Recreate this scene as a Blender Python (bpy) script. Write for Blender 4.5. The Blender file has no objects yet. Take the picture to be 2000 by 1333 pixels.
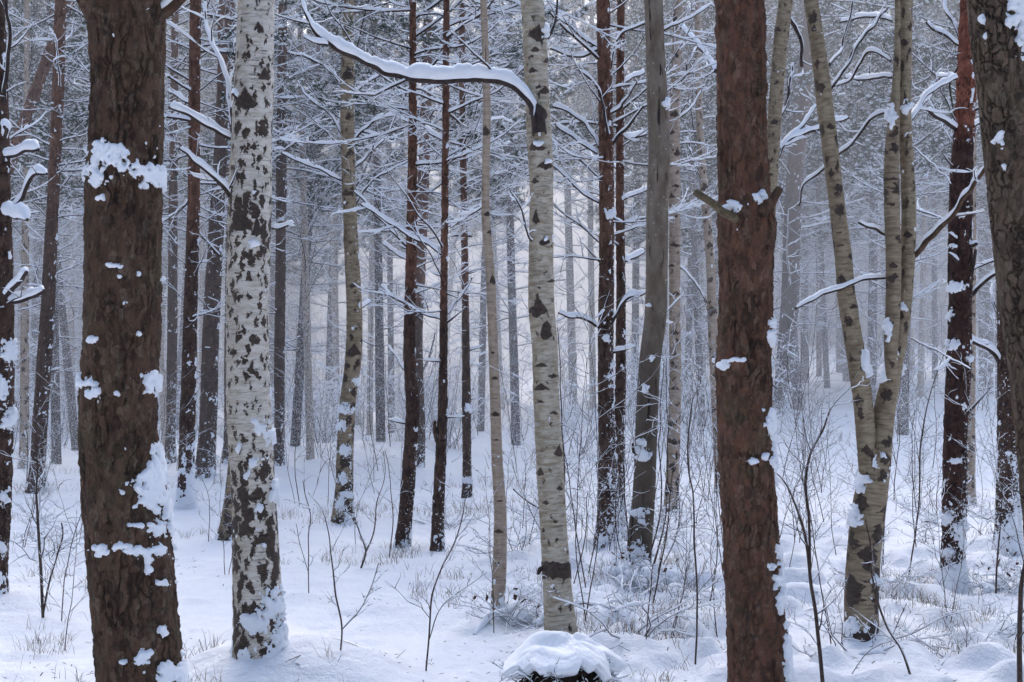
import bpy, math, random
import numpy as np
from mathutils import Vector

random.seed(7)
RNG = np.random.default_rng(11)
SC = bpy.context.scene
COL = SC.collection
F = 2778.0                      # focal length in photo pixels (50 mm on 36 mm, 2000 px wide)
EYE = 1.5
HZ = 666.0

# ------------------------------------------------------------------ noise
def _hash(ix, iy, iz, seed):
    h = (ix.astype(np.int64) * 374761393 + iy.astype(np.int64) * 668265263 + iz.astype(np.int64) * 2147483647 + seed * 974634777) & 0xffffffff
    h = ((h ^ (h >> 13)) * 1274126177) & 0xffffffff
    h = ((h ^ (h >> 16)) * 2246822519) & 0xffffffff
    h = h ^ (h >> 15)
    return (h & 0xffffff) / float(0xffffff)

def vnoise(p, seed=0):
    p = np.asarray(p, float)
    i = np.floor(p).astype(np.int64); f = p - i
    f = f * f * (3 - 2 * f)
    x, y, z = i[..., 0], i[..., 1], i[..., 2]
    fx, fy, fz = f[..., 0], f[..., 1], f[..., 2]
    r = 0
    for dx in (0, 1):
        wx = fx if dx else 1 - fx
        for dy in (0, 1):
            wy = fy if dy else 1 - fy
            for dz in (0, 1):
                wz = fz if dz else 1 - fz
                r = r + wx * wy * wz * _hash(x + dx, y + dy, z + dz, seed)
    return r

def fbm(p, octs=3, seed=0):
    p = np.asarray(p, float); a = 1.0; s = 0.0; t = 0.0
    for o in range(octs):
        s = s + a * vnoise(p * (2.03 ** o) + 17.3 * o, seed + o); t += a; a *= 0.5
    return s / t

def worley(p, seed=0):
    p = np.asarray(p, float)
    i = np.floor(p).astype(np.int64)
    f1 = np.full(p.shape[:-1], 9.0); f2 = f1.copy(); idv = np.zeros(p.shape[:-1])
    for dx in (-1, 0, 1):
        for dy in (-1, 0, 1):
            for dz in (-1, 0, 1):
                c = i + np.array([dx, dy, dz])
                a, b, d = c[..., 0], c[..., 1], c[..., 2]
                q = np.stack([a + _hash(a, b, d, seed), b + _hash(a, b, d, seed + 1), d + _hash(a, b, d, seed + 2)], -1)
                ds = np.sqrt(((q - p) ** 2).sum(-1))
                m = ds < f1
                f2 = np.where(m, f1, np.minimum(f2, ds)); idv = np.where(m, _hash(a, b, d, seed + 5), idv)
                f1 = np.where(m, ds, f1)
    return f1, f2, idv

def sstep(a, b, x):
    t = np.clip((x - a) / (b - a), 0, 1)
    return t * t * (3 - 2 * t)

# ------------------------------------------------------------------ terrain
MOUNDS = []      # x, y, height, radius

def ground_z(x, y, fine=True):
    x = np.asarray(x, float); y = np.asarray(y, float)
    z = np.zeros(np.broadcast(x, y).shape)
    yy = np.maximum(y, 0)
    left = sstep(3.0, -5.0, x - 0.04 * yy)          # 1 on the left and centre
    right = 1 - left
    z = z - 0.034 * np.maximum(yy - 19, 0) * np.exp(-np.maximum(yy - 19, 0) / 60.0) * left
    z = z + 0.22 * np.exp(-((yy - 17.3) / 1.8) ** 2) * sstep(-3.4, -2.6, x) * sstep(0.2, -1.4, x)
    z = z + 0.041 * np.maximum(yy - 17, 0) * np.exp(-np.maximum(yy - 17, 0) / 90.0) * right
    P = np.stack([x, y, 0 * x], -1)
    z = z + 0.16 * (fbm(P * 0.22, 2, 3) - 0.5) * sstep(5, 12, yy)
    if fine:
        z = z + 0.06 * (fbm(P * 1.1, 2, 5) - 0.5)
        hum = sstep(-0.6, 0.5, x) * sstep(13, 8.5, yy) + 0.25
        l = vnoise(P * 5.5, 8) ; l2 = vnoise(P * 12.0, 9)
        z = z + hum * (0.075 * sstep(0.42, 0.95, l) + 0.022 * l2) + 0.012 * (fbm(P * 17, 3, 12) - 0.5) * sstep(20, 10, yy)
    for (mx, my, h, r) in MOUNDS:
        z = z + h * np.exp(-(((x - mx) ** 2 + (y - my) ** 2) / (r * r)))
    return z

def gz(x, y):
    return float(ground_z(np.array([x]), np.array([y]))[0])

def base_at(px, py):
    """where the sight line through a pixel of the photograph meets the snow"""
    dx, dz = (px - 1000) / F, -(py - HZ) / F
    ys = np.linspace(4, 120, 3000)
    g = ground_z(dx * ys, ys)
    hit = np.where(EYE + dz * ys <= g)[0]
    y = ys[hit[0]] if len(hit) else 90.0
    return dx * y, y

def wpt(px, py, D):
    return np.array([(px - 1000) / F * D, D, EYE - (py - HZ) / F * D])

# ------------------------------------------------------------------ mesh collector
class Geo:
    def __init__(s):
        s.v = []; s.q = []; s.t = []; s.n = 0
    def add(s, v, q=None, t=None):
        v = np.asarray(v, float).reshape(-1, 3)
        s.v.append(v)
        if q is not None and len(q): s.q.append(np.asarray(q, np.int64) + s.n)
        if t is not None and len(t): s.t.append(np.asarray(t, np.int64) + s.n)
        s.n += len(v)
    def merged(s):
        v = np.concatenate(s.v) if s.v else np.zeros((0, 3))
        q = np.concatenate(s.q) if s.q else np.zeros((0, 4), np.int64)
        t = np.concatenate(s.t) if s.t else np.zeros((0, 3), np.int64)
        return v, q, t
    def mesh(s, name, mat, smooth=True, attrs=None, uv=None):
        v, q, t = s.merged()
        me = bpy.data.meshes.new(name)
        me.vertices.add(len(v)); me.vertices.foreach_set('co', v.astype(np.float32).ravel())
        loops = np.concatenate([q.ravel(), t.ravel()]).astype(np.int32)
        me.loops.add(len(loops)); me.loops.foreach_set('vertex_index', loops)
        npoly = len(q) + len(t)
        starts = np.concatenate([np.arange(len(q)) * 4, len(q) * 4 + np.arange(len(t)) * 3]).astype(np.int32)
        me.polygons.add(npoly)
        me.polygons.foreach_set('loop_start', starts)
        me.polygons.foreach_set('use_smooth', np.full(npoly, smooth))
        me.update(calc_edges=True)
        if attrs:
            for k, a in attrs.items():
                at = me.attributes.new(k, 'FLOAT', 'POINT')
                at.data.foreach_set('value', np.asarray(a, np.float32).ravel())
        if uv is not None:
            l = me.uv_layers.new(name='UVMap')
            l.data.foreach_set('uv', uv[loops].astype(np.float32).ravel())
        me.materials.append(mat)
        return me
    def obj(s, name, mat, parent=None, loc=None, **k):
        me = s.mesh(name, mat, **k)
        return link(name, me, parent, loc)

def link(name, me, parent=None, loc=None, rz=0, sc=1.0, ry=0):
    o = bpy.data.objects.new(name, me); COL.objects.link(o)
    if parent is not None: o.parent = parent
    if loc is not None: o.location = [float(a) for a in loc]
    o.rotation_euler = (0, ry, rz)
    if sc != 1.0: o.scale = (sc, sc, sc)
    return o

def tag(o, label=None, cat=None, group=None, kind=None):
    if label: o['label'] = label
    if cat: o['category'] = cat
    if group: o['group'] = group
    if kind: o['kind'] = kind
    return o

def thing(name, loc, label, cat, group=None):
    return tag(link(name, None, None, loc), label, cat, group)

def nrm(a):
    return a / (np.linalg.norm(a, axis=-1, keepdims=True) + 1e-9)

_ringcache = {}
def ringfaces(n, k, cap=True):
    key = (n, k)
    if key not in _ringcache:
        i = np.arange(n - 1)[:, None] * k; j = np.arange(k)[None, :]; j2 = (j + 1) % k
        _ringcache[key] = np.stack([i + j, i + j2, i + k + j2, i + k + j], -1).reshape(-1, 4)
    return _ringcache[key]

def tube(G, P, r, k=5):
    P = np.asarray(P, float); n = len(P)
    T = nrm(np.gradient(P, axis=0))
    d = P[-1] - P[0]
    ref = np.array([0, 0, 1.0]) if abs(d[2]) < 0.8 * np.linalg.norm(d) else np.array([1.0, 0.1, 0])
    A = nrm(np.cross(T, ref)); B = np.cross(T, A)
    ph = np.linspace(0, 2 * math.pi, k, endpoint=False)
    r = np.asarray(r, float).reshape(-1, 1, 1) * np.ones((n, 1, 1))
    V = P[:, None] + r * (np.cos(ph)[None, :, None] * A[:, None] + np.sin(ph)[None, :, None] * B[:, None])
    V = np.concatenate([V.reshape(-1, 3), P[-1:] + T[-1:] * r[-1, 0] * 0.5])
    q = ringfaces(n, k)
    j = np.arange(k); e = (n - 1) * k
    t = np.stack([e + j, e + (j + 1) % k, np.full(k, n * k)], -1)
    G.add(V, q, t)

def snow_tube(S, P, r, amt, k=6, seed=0, lump=60.0, even=False):
    """snow lying along the upper side of a branch, thick where the branch is level"""
    P = np.asarray(P, float); n = len(P)
    T = nrm(np.gradient(P, axis=0))
    h = np.sqrt(T[:, 0] ** 2 + T[:, 1] ** 2)
    r = np.asarray(r, float) * np.ones(n)
    nz = vnoise(P * lump * 0.22, seed) * 0.75 + vnoise(P * lump, seed + 1) * 0.45
    s = amt * h ** 1.6 * np.clip(nz * 1.35 - 0.02, 0, 1.4)
    if even: s = amt * h ** 1.2 * (0.42 + 0.6 * vnoise(P * 13, seed) + 0.34 * vnoise(P * 40, seed + 1)) * sstep(-1, n * .08, np.arange(n)) * sstep(n, n * .9, np.arange(n))
    s[0] *= 0.6; s[-1] *= 0.15
    if s.max() < amt * 0.12: return
    gone = s < amt * 0.1
    side = nrm(np.cross(T, np.array([0, 0, 1.0])) + 1e-6); up = np.array([0, 0, 1.0]) * 0.85 + 0.15 * np.cross(side, T)
    hw = np.where(gone, r * 0.3, r * 0.95 + s * 0.42); hh = np.where(gone, r * 0.3, r * 0.35 + s * 0.62)
    c = P + up * np.where(gone, 0, r * 0.55 + s * 0.5)[:, None]
    ph = np.linspace(0, 2 * math.pi, k, endpoint=False)
    V = c[:, None] + (hw[:, None] * np.cos(ph)[None])[..., None] * side[:, None] + (hh[:, None] * np.sin(ph)[None])[..., None] * up[:, None]
    V = np.concatenate([V.reshape(-1, 3), c[-1:], c[:1]])
    q = ringfaces(n, k); j = np.arange(k); e = (n - 1) * k
    t = np.concatenate([np.stack([e + j, e + (j + 1) % k, np.full(k, n * k)], -1), np.stack([(j + 1) % k, j, np.full(k, n * k + 1)], -1)])
    S.add(V, q, t)

def spline(pts, n):
    pts = np.asarray(pts, float)
    seg = np.linalg.norm(np.diff(pts[:, :3], axis=0), axis=1)
    s = np.concatenate([[0], np.cumsum(seg)])
    m = np.gradient(pts, s, axis=0) if len(pts) > 2 else np.repeat((pts[1:] - pts[:1]) / s[-1], 2, 0)
    t = np.linspace(0, s[-1], n)
    i = np.clip(np.searchsorted(s, t, side='right') - 1, 0, len(pts) - 2)
    h = (s[i + 1] - s[i]); u = ((t - s[i]) / h)[:, None]; h = h[:, None]
    return ((2 * u**3 - 3 * u**2 + 1) * pts[i] + (u**3 - 2 * u**2 + u) * h * m[i] + (-2 * u**3 + 3 * u**2) * pts[i + 1] + (u**3 - u**2) * h * m[i + 1])

# ------------------------------------------------------------------ materials
class NT:
    def __init__(s, name):
        s.m = bpy.data.materials.new(name); s.m.use_nodes = True
        s.t = s.m.node_tree; s.t.nodes.clear()
    def n(s, typ, _in=None, **k):
        nd = s.t.nodes.new(typ)
        for a, b in k.items(): setattr(nd, a, b)
        for a, b in (_in or {}).items():
            so = nd.inputs[a]
            if hasattr(b, 'default_value') or isinstance(b, bpy.types.NodeSocket): s.t.links.new(b, so)
            else: so.default_value = b
        return nd
    def math(s, op, a, b=0.0, c=None, clamp=False):
        d = {0: a, 1: b}
        if c is not None: d[2] = c
        return s.n('ShaderNodeMath', d, operation=op, use_clamp=clamp).outputs[0]
    def rng(s, v, a, b, c=0.0, d=1.0):
        return s.n('ShaderNodeMapRange', {'Value': v, 'From Min': a, 'From Max': b, 'To Min': c, 'To Max': d}, interpolation_type='SMOOTHSTEP').outputs[0]
    def mix(s, f, a, b, mode='MIX'):
        nd = s.t.nodes.new('ShaderNodeMix'); nd.data_type = 'RGBA'; nd.blend_type = mode
        for i, v in ((0, f), (6, a), (7, b)):
            if isinstance(v, bpy.types.NodeSocket): s.t.links.new(v, nd.inputs[i])
            else: nd.inputs[i].default_value = v
        return nd.outputs[2]
    def noise(s, vec, scale, detail=3, rough=0.55, dist=0.0):
        return s.n('ShaderNodeTexNoise', {'Vector': vec, 'Scale': scale, 'Detail': detail, 'Roughness': rough, 'Distortion': dist}).outputs[0]
    def mapv(s, vec, sc):
        return s.n('ShaderNodeMapping', {'Vector': vec, 'Scale': sc}).outputs[0]
    def attr(s, name):
        return s.n('ShaderNodeAttribute', attribute_name=name).outputs['Fac']
    def out(s, col, rough=0.9, bump=None, bs=0.5, bd=0.01, spec=0.2, sss=0.0):
        p = s.n('ShaderNodeBsdfPrincipled', {'Base Color': col, 'Roughness': rough, 'Specular IOR Level': spec})
        if sss:
            p.inputs['Subsurface Weight'].default_value = sss; p.inputs['Subsurface Radius'].default_value = (0.02, 0.025, 0.03)
        if bump is not None:
            b = s.n('ShaderNodeBump', {'Height': bump, 'Strength': bs, 'Distance': bd})
            s.t.links.new(b.outputs[0], p.inputs['Normal'])
        o = s.n('ShaderNodeOutputMaterial', {'Surface': p.outputs[0]})
        return s.m

def rgb(r, g, b): return (r, g, b, 1.0)
SNOWC = rgb(0.80, 0.845, 0.90)

def mat_snow(name, scale=1.0):
    m = NT(name); co = m.n('ShaderNodeTexCoord').outputs['Object']
    a = m.noise(co, 55 * scale, 4, 0.6); b = m.noise(co, 9 * scale, 3, 0.6)
    h = m.math('ADD', m.math('MULTIPLY', a, 0.5), b)
    col = m.mix(m.noise(co, 3.0, 3), rgb(0.77, 0.81, 0.88), rgb(0.83, 0.865, 0.91))
    return m.out(col, 0.75, h, 0.6, 0.012, 0.15)
M_SNOW = mat_snow('packed_snow')

def mat_ground():
    m = NT('snow_ground'); co = m.n('ShaderNodeTexCoord').outputs['Object']
    a = m.noise(co, 38, 5, 0.65); b = m.noise(co, 7, 4, 0.6); c = m.noise(co, 160, 2, 0.6)
    h = m.math('ADD', m.math('MULTIPLY', a, 0.45), m.math('ADD', b, m.math('MULTIPLY', c, 0.12)))
    n = m.noise(co, 1.3, 5, 0.6)
    col = m.mix(m.rng(n, 0.3, 0.7), rgb(0.76, 0.80, 0.875), rgb(0.84, 0.875, 0.92))
    # fallen bark flakes and needle litter in the snow
    f = m.noise(co, 70, 2, 0.5); k = m.noise(co, 0.9, 2, 0.5)
    lit = m.math('MULTIPLY', m.rng(f, 0.67, 0.73), m.rng(k, 0.5, 0.65))
    col = m.mix(m.math('MULTIPLY', lit, 0.55), col, rgb(0.2, 0.15, 0.12))
    return m.out(col, 0.8, h, 1.0, 0.03, 0.1)
M_GROUND = mat_ground()

def mat_pine(name, c1, c2, c3, moss=0.2, crackc=(0.018, 0.012, 0.010), upper=None, sc=1.0, speck=1.0, crackw=0.7):
    m = NT(name); co = m.n('ShaderNodeTexCoord').outputs['Object']
    rnd = m.n('ShaderNodeObjectInfo').outputs['Random']
    v = m.mapv(co, (1, 1, 0.3))
    wv = m.n('ShaderNodeTexNoise', {'Vector': co, 'Scale': 30.0, 'Detail': 4.0, 'Roughness': 0.7}).outputs['Color']
    wv = m.n('ShaderNodeVectorMath', {0: wv, 1: (0.5, 0.5, 0.5)}, operation='SUBTRACT').outputs[0]
    wv = m.n('ShaderNodeVectorMath', {0: wv, 'Scale': 0.035}, operation='SCALE').outputs[0]
    cw = m.n('ShaderNodeVectorMath', {0: co, 1: wv}, operation='ADD').outputs[0]
    v2 = m.mapv(cw, (1, 1, 0.55))
    fl = m.n('ShaderNodeTexVoronoi', {'Vector': m.mapv(cw, (1, 1, 0.5)), 'Scale': 46.0 * sc}, feature='F1')
    fc = m.n('ShaderNodeSeparateColor', {0: fl.outputs['Color']}).outputs
    fd = fl.outputs['Distance']
    cr = m.attr('crack'); sn = m.attr('snowdust'); up = m.attr('upper')
    n1 = m.math('ADD', m.math('MULTIPLY', m.noise(v2, 24 * sc, 5, 0.7), 0.75), m.math('MULTIPLY', fc[0], 0.25)); n2 = m.math('ADD', m.math('MULTIPLY', m.noise(v2, 90 * sc, 4, 0.7), 0.7), m.math('MULTIPLY', fc[1], 0.3)); n3 = m.noise(co, 5, 3, 0.6)
    col = m.mix(m.rng(n1, 0.30, 0.72), rgb(*c1), rgb(*c2))
    col = m.mix(m.rng(n2, 0.50, 0.78, 0, 0.65), col, rgb(*c3))
    col = m.mix(m.rng(n3, 0.5, 0.75, 0, moss), col, rgb(0.085, 0.095, 0.05))
    if upper:
        col = m.mix(up, col, m.mix(m.rng(n1, 0.35, 0.65), rgb(*upper), rgb(upper[0] * 0.55, upper[1] * 0.5, upper[2] * 0.5)))
    vo = m.n('ShaderNodeTexVoronoi', {'Vector': m.mapv(co, (1, 1, 0.3)), 'Scale': 34 * sc}, feature='DISTANCE_TO_EDGE').outputs[0]
    fz = m.noise(m.mapv(cw, (1, 1, 0.2)), 46 * sc, 4, 0.65, 0.0)
    e = m.rng(fz, 0.60, 0.70)
    dark = m.math('MAXIMUM', m.math('MULTIPLY', e, 0.7), m.math('MULTIPLY', cr, crackw), clamp=True)
    col = m.mix(dark, col, rgb(*crackc))
    if speck:
        ns = m.noise(co, 60, 3, 0.6)
        th = m.math('SUBTRACT', 0.83, m.math('MULTIPLY', sn, 0.32))
        sm = m.math('MULTIPLY', m.math('GREATER_THAN', ns, th), speck)
        col = m.mix(sm, col, SNOWC)
    h = m.math('ADD', m.math('MULTIPLY', dark, -0.8), m.math('ADD', m.math('MULTIPLY', n1, 1.0), m.math('ADD', m.math('MULTIPLY', n2, 0.5), m.math('MULTIPLY', fc[2], 0.6))))
    return m.out(col, 0.88, h, 1.0, 0.018, 0.25)

M_PINE_DARK = mat_pine('dark_pine_bark', (0.115, 0.066, 0.043), (0.046, 0.028, 0.019), (0.22, 0.17, 0.125), 0.3)
M_PINE_RED = mat_pine('reddish_pine_bark', (0.155, 0.074, 0.046), (0.062, 0.036, 0.025), (0.24, 0.17, 0.125), 0.35)
M_PINE_PLATE = mat_pine('plated_grey_pine_bark', (0.150, 0.108, 0.076), (0.075, 0.053, 0.038), (0.19, 0.16, 0.125), 0.12)
M_PINE_MID = mat_pine('slender_pine_bark', (0.105, 0.062, 0.046), (0.048, 0.029, 0.023), (0.15, 0.11, 0.085), 0.1, upper=(0.20, 0.105, 0.072))
M_PINE_ORANGE = mat_pine('flaking_orange_pine_bark', (0.075, 0.035, 0.027), (0.035, 0.02, 0.018), (0.12, 0.07, 0.055), 0.05, upper=(0.31, 0.118, 0.075))
M_PINE_FAR = mat_pine('far_pine_bark', (0.085, 0.055, 0.048), (0.045, 0.033, 0.03), (0.13, 0.10, 0.09), 0.1, upper=(0.15, 0.085, 0.065))

def mat_birch(name, white=(0.66, 0.63, 0.575), tan=(0.46, 0.41, 0.34), darkc=(0.045, 0.033, 0.027), dsx=16.0, dsy=8.5, green=0.1):
    """pale bark: pointed dark fissures (attribute dark), horizontal lenticels, scars (attribute scar)"""
    m = NT(name); tc = m.n('ShaderNodeTexCoord'); uv = tc.outputs['UV']; co = tc.outputs['Object']
    dk = m.attr('dark'); sc = m.attr('scar'); sn = m.attr('snowdust')
    wob = m.n('ShaderNodeTexNoise', {'Vector': uv, 'Scale': 24.0, 'Detail': 5.0, 'Roughness': 0.65})
    w2 = m.n('ShaderNodeVectorMath', {0: wob.outputs['Color'], 1: (0.5, 0.5, 0.5)}, operation='SUBTRACT').outputs[0]
    w3 = m.n('ShaderNodeVectorMath', {0: w2, 'Scale': 0.085}, operation='SCALE').outputs[0]
    uw = m.n('ShaderNodeVectorMath', {0: uv, 1: w3}, operation='ADD').outputs[0]
    vo = m.n('ShaderNodeTexVoronoi', {'Vector': m.mapv(uw, (dsx, dsy, 1)), 'Scale': 1.0}, feature='F1', distance='MANHATTAN', voronoi_dimensions='2D').outputs['Distance']
    big = m.noise(m.mapv(uv, (1, 0.7, 1)), 10, 3)
    th = m.math('ADD', m.math('MULTIPLY', dk, 0.78), m.math('MULTIPLY', m.math('SUBTRACT', big, 0.5), m.math('MULTIPLY', dk, 1.7)))
    df = m.math('SUBTRACT', th, vo)
    fis = m.rng(df, -0.015, 0.03)
    # base colour
    n1 = m.noise(m.mapv(uv, (1, 3.2, 1)), 14, 5, 0.7); n2 = m.noise(co, 6, 3)
    col = m.mix(m.rng(n1, 0.38, 0.68), rgb(*white), rgb(*tan))
    col = m.mix(m.rng(n2, 0.5, 0.8, 0, green), col, rgb(0.22, 0.23, 0.14))
    len_ = m.noise(m.mapv(uv, (12, 105, 1)), 1.0, 4, 0.75)
    lf = m.rng(len_, 0.56, 0.66, 0, 0.75)
    col = m.mix(lf, col, rgb(0.13, 0.095, 0.075))
    lw = m.noise(m.mapv(uv, (7, 60, 1)), 1.0, 4, 0.75)
    col = m.mix(m.rng(lw, 0.55, 0.7, 0, 0.3), col, rgb(*[min(0.66, c * 1.5) for c in white]))
    nd = m.noise(uv, 60, 4, 0.7)
    dcol = m.mix(m.rng(nd, 0.35, 0.7), rgb(*darkc), rgb(0.085, 0.06, 0.045))
    # brown rim around fissures
    rim = m.rng(df, -0.09, 0.0, 0, 0.5)
    col = m.mix(rim, col, rgb(0.24, 0.18, 0.13))
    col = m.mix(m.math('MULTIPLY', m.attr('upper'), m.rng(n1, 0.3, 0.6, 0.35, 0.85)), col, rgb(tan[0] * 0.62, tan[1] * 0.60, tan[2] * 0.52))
    col = m.mix(m.rng(sc, 0.08, 0.4, 0, 0.45), col, rgb(0.20, 0.14, 0.095))
    sf = m.rng(m.math('ADD', sc, m.math('MULTIPLY', m.math('SUBTRACT', nd, 0.5), 0.9)), 0.42, 0.56)
    d = m.math('MAXIMUM', fis, sf)
    col = m.mix(d, col, dcol)
    ns = m.noise(co, 60, 3, 0.6)
    thr = m.math('SUBTRACT', 0.83, m.math('MULTIPLY', sn, 0.32))
    col = m.mix(m.math('GREATER_THAN', ns, thr), col, SNOWC)
    h = m.math('ADD', m.math('MULTIPLY', d, -1.2), m.math('ADD', m.math('MULTIPLY', n1, 0.4), m.math('MULTIPLY', lf, 0.5)))
    h = m.math('ADD', h, m.math('MULTIPLY', nd, 0.35))
    return m.out(col, 0.7, h, 0.9, 0.008, 0.3)
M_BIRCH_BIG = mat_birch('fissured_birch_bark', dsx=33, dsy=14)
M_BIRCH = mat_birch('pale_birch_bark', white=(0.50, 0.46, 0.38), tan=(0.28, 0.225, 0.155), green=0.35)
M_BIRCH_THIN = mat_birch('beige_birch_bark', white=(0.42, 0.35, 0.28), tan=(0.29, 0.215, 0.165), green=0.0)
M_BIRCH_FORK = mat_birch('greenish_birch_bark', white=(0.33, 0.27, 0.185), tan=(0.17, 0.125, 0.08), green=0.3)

def mat_alder():
    m = NT('smooth_grey_alder_bark'); co = m.n('ShaderNodeTexCoord').outputs['Object']
    n = m.noise(m.mapv(co, (1, 1, 0.4)), 16, 5, 0.6); g = m.noise(co, 4, 3)
    col = m.mix(m.rng(n, 0.3, 0.7), rgb(0.22, 0.185, 0.145), rgb(0.125, 0.095, 0.07))
    low = m.attr('upper')
    col = m.mix(low, m.mix(0.6, col, rgb(0.05, 0.038, 0.03)), col)
    vo = m.n('ShaderNodeTexVoronoi', {'Vector': co, 'Scale': 30.0, 'Randomness': 1.0}).outputs['Distance']
    sp = m.math('MULTIPLY', m.rng(vo, 0.16, 0.24, 1, 0), m.rng(g, 0.42, 0.55))
    col = m.mix(m.math('MULTIPLY', sp, m.math('MULTIPLY', low, 0.6)), col, rgb(0.38, 0.39, 0.35))
    cr = m.noise(m.mapv(co, (1, 1, 0.13)), 34, 3, 0.5)
    ck = m.rng(cr, 0.62, 0.68)
    col = m.mix(ck, col, rgb(0.03, 0.022, 0.02))
    sn = m.attr('snowdust'); ns = m.noise(co, 60, 3, 0.6)
    col = m.mix(m.math('GREATER_THAN', ns, m.math('SUBTRACT', 0.83, m.math('MULTIPLY', sn, 0.3))), col, SNOWC)
    return m.out(col, 0.85, m.math('SUBTRACT', n, ck), 0.8, 0.008, 0.25)
M_ALDER = mat_alder()

def mat_simple(name, a, b, sc=40, rough=0.85):
    m = NT(name); co = m.n('ShaderNodeTexCoord').outputs['Object']
    n = m.noise(co, sc, 3, 0.6)
    return m.out(m.mix(m.rng(n, 0.3, 0.7), rgb(*a), rgb(*b)), rough, n, 0.6, 0.004, 0.2)
M_TWIG = mat_simple('dark_twig_bark', (0.065, 0.047, 0.042), (0.03, 0.023, 0.022))
M_TWIG_FAR = mat_simple('far_twig_bark', (0.06, 0.047, 0.045), (0.035, 0.028, 0.028))
M_SAPLING = mat_simple('sapling_bark', (0.10, 0.072, 0.06), (0.05, 0.036, 0.032))
M_NEEDLE = mat_simple('pine_needles', (0.040, 0.060, 0.038), (0.022, 0.036, 0.026), 8)
M_GRASS = mat_simple('dry_grass', (0.26, 0.22, 0.16), (0.14, 0.115, 0.085), 12)
M_STUB = mat_simple('weathered_stub_wood', (0.14, 0.115, 0.07), (0.07, 0.055, 0.035), 60)
M_DEBRIS = mat_simple('dark_forest_litter', (0.045, 0.03, 0.022), (0.02, 0.015, 0.012), 60)
M_LEAF = mat_simple('withered_brown_leaf', (0.10, 0.05, 0.03), (0.06, 0.03, 0.02), 60)

# ------------------------------------------------------------------ trunk surfaces
def full_path(pts, D, zb, ztop, extra_r=1.0, fork=False):
    """pixel polyline (px, py, width) bottom-up -> world x,y,z,r"""
    P = [list(wpt(px, py, D)) + [w / 2 / F * D] for px, py, w in pts]
    P.sort(key=lambda a: a[2])
    P = np.array(P)
    if not fork:
        d = (P[1] - P[0]) / max(P[1][2] - P[0][2], 1e-3)
        if P[0][2] > zb:
            q = P[0] + d * (zb - P[0][2]); q[3] = P[0][3] * 1.12; P = np.vstack([q, P])
        else:
            P[0][2] = min(P[0][2], zb)
    if ztop > P[-1][2] + 0.3:
        d = (P[-1] - P[-2]) / max(P[-1][2] - P[-2][2], 1e-3); d[:2] *= 0.6
        top = ztop - P[-1][2]
        q = P[-1] + d * top; q[2] = ztop; q[3] = P[-1][3] * max(0.3, 1 - 0.07 * top); P = np.vstack([P, q])
    return P

def trunk_surface(path, dv, nu, flare=0.25, wob=0.06, seed=0, zfine=99):
    L = np.linalg.norm(np.diff(path[:, :3], axis=0), axis=1).sum()
    nv = max(8, int(L / dv))
    S = spline(path, nv)
    C = S[:, :3]; R = np.maximum(S[:, 3], 0.003)
    T = nrm(np.gradient(C, axis=0))
    th = np.linspace(0, 2 * math.pi, nu + 1)          # seam at the back (+Y)
    A = nrm(np.cross(T, np.array([0, 1.0, 0]))); B = np.cross(A, T)   # B ~ +Y... back
    zz = C[:, 2] - C[0, 2]
    dirs = np.cos(th)[None, :, None] * B[:, None] + np.sin(th)[None, :, None] * A[:, None]
    rr = R[:, None] * np.ones(nu + 1)
    if flare: rr = rr * (1 + flare * np.exp(-zz / 0.22)[:, None] * (1 + 0.35 * np.sin(3 * th + seed)[None]))
    base = C[:, None] + dirs * rr[..., None]
    w = fbm(base * np.array([6, 6, 2.2]) + seed, 3, seed) - 0.5
    w[:, -1] = w[:, 0]
    rr = rr * (1 + 2 * wob * w)
    return C, dirs, rr, th, zz

def bark_disp(Pt, kind, seed, amp):
    if kind == 'furrow':
        q = Pt * np.array([30, 30, 6.5]) + (np.stack([fbm(Pt * np.array([18, 18, 12.0]) + a * 5, 3, seed + a) for a in range(3)], -1) - 0.5) * 2.4
        f1, f2, idv = worley(q, seed)
        e = f2 - f1
        crack = 1 - sstep(0.0, 0.22, e)
        crack = crack * 0.8 * sstep(0.42, 0.72, fbm(Pt * np.array([13, 13, 5.0]), 2, seed + 3))
        d = amp * (-(crack) * 0.9 + (idv - 0.5) * 0.9 + (fbm(Pt * np.array([60, 60, 26]), 3, seed + 9) - 0.5) * 2.0)
    elif kind == 'plate':
        q = Pt * np.array([30, 30, 13.0]) + (np.stack([fbm(Pt * 20 + a * 5, 3, seed + a) for a in range(3)], -1) - 0.5) * 1.9
        f1, f2, idv = worley(q, seed)
        crack = (1 - sstep(0.0, 0.13, f2 - f1)) * (0.35 + 0.65 * sstep(0.35, 0.6, vnoise(Pt * 9, seed + 3)))
        d = amp * (-crack * 1.3 + (idv - 0.5) * 0.5 + (fbm(Pt * 70, 3, seed + 9) - 0.5) * 0.7)
    elif kind == 'flake':
        q = Pt * np.array([34, 34, 16.0]) + (fbm(Pt * 26, 2, seed)[..., None] - 0.5) * 1.3
        f1, f2, idv = worley(q, seed)
        crack = (1 - sstep(0.02, 0.14, f2 - f1)) * sstep(0.35, 0.6, vnoise(Pt * 14, seed + 3))
        d = amp * (-crack * 0.7 + (idv - 0.5) * 1.0 + (fbm(Pt * 60, 2, seed + 9) - 0.5) * 0.8)
        crack = crack * 0.85
    else:
        crack = 0 * Pt[..., 0]
        d = amp * (fbm(Pt * np.array([26, 26, 50]), 3, seed) - 0.5)
    return crack, d

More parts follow.
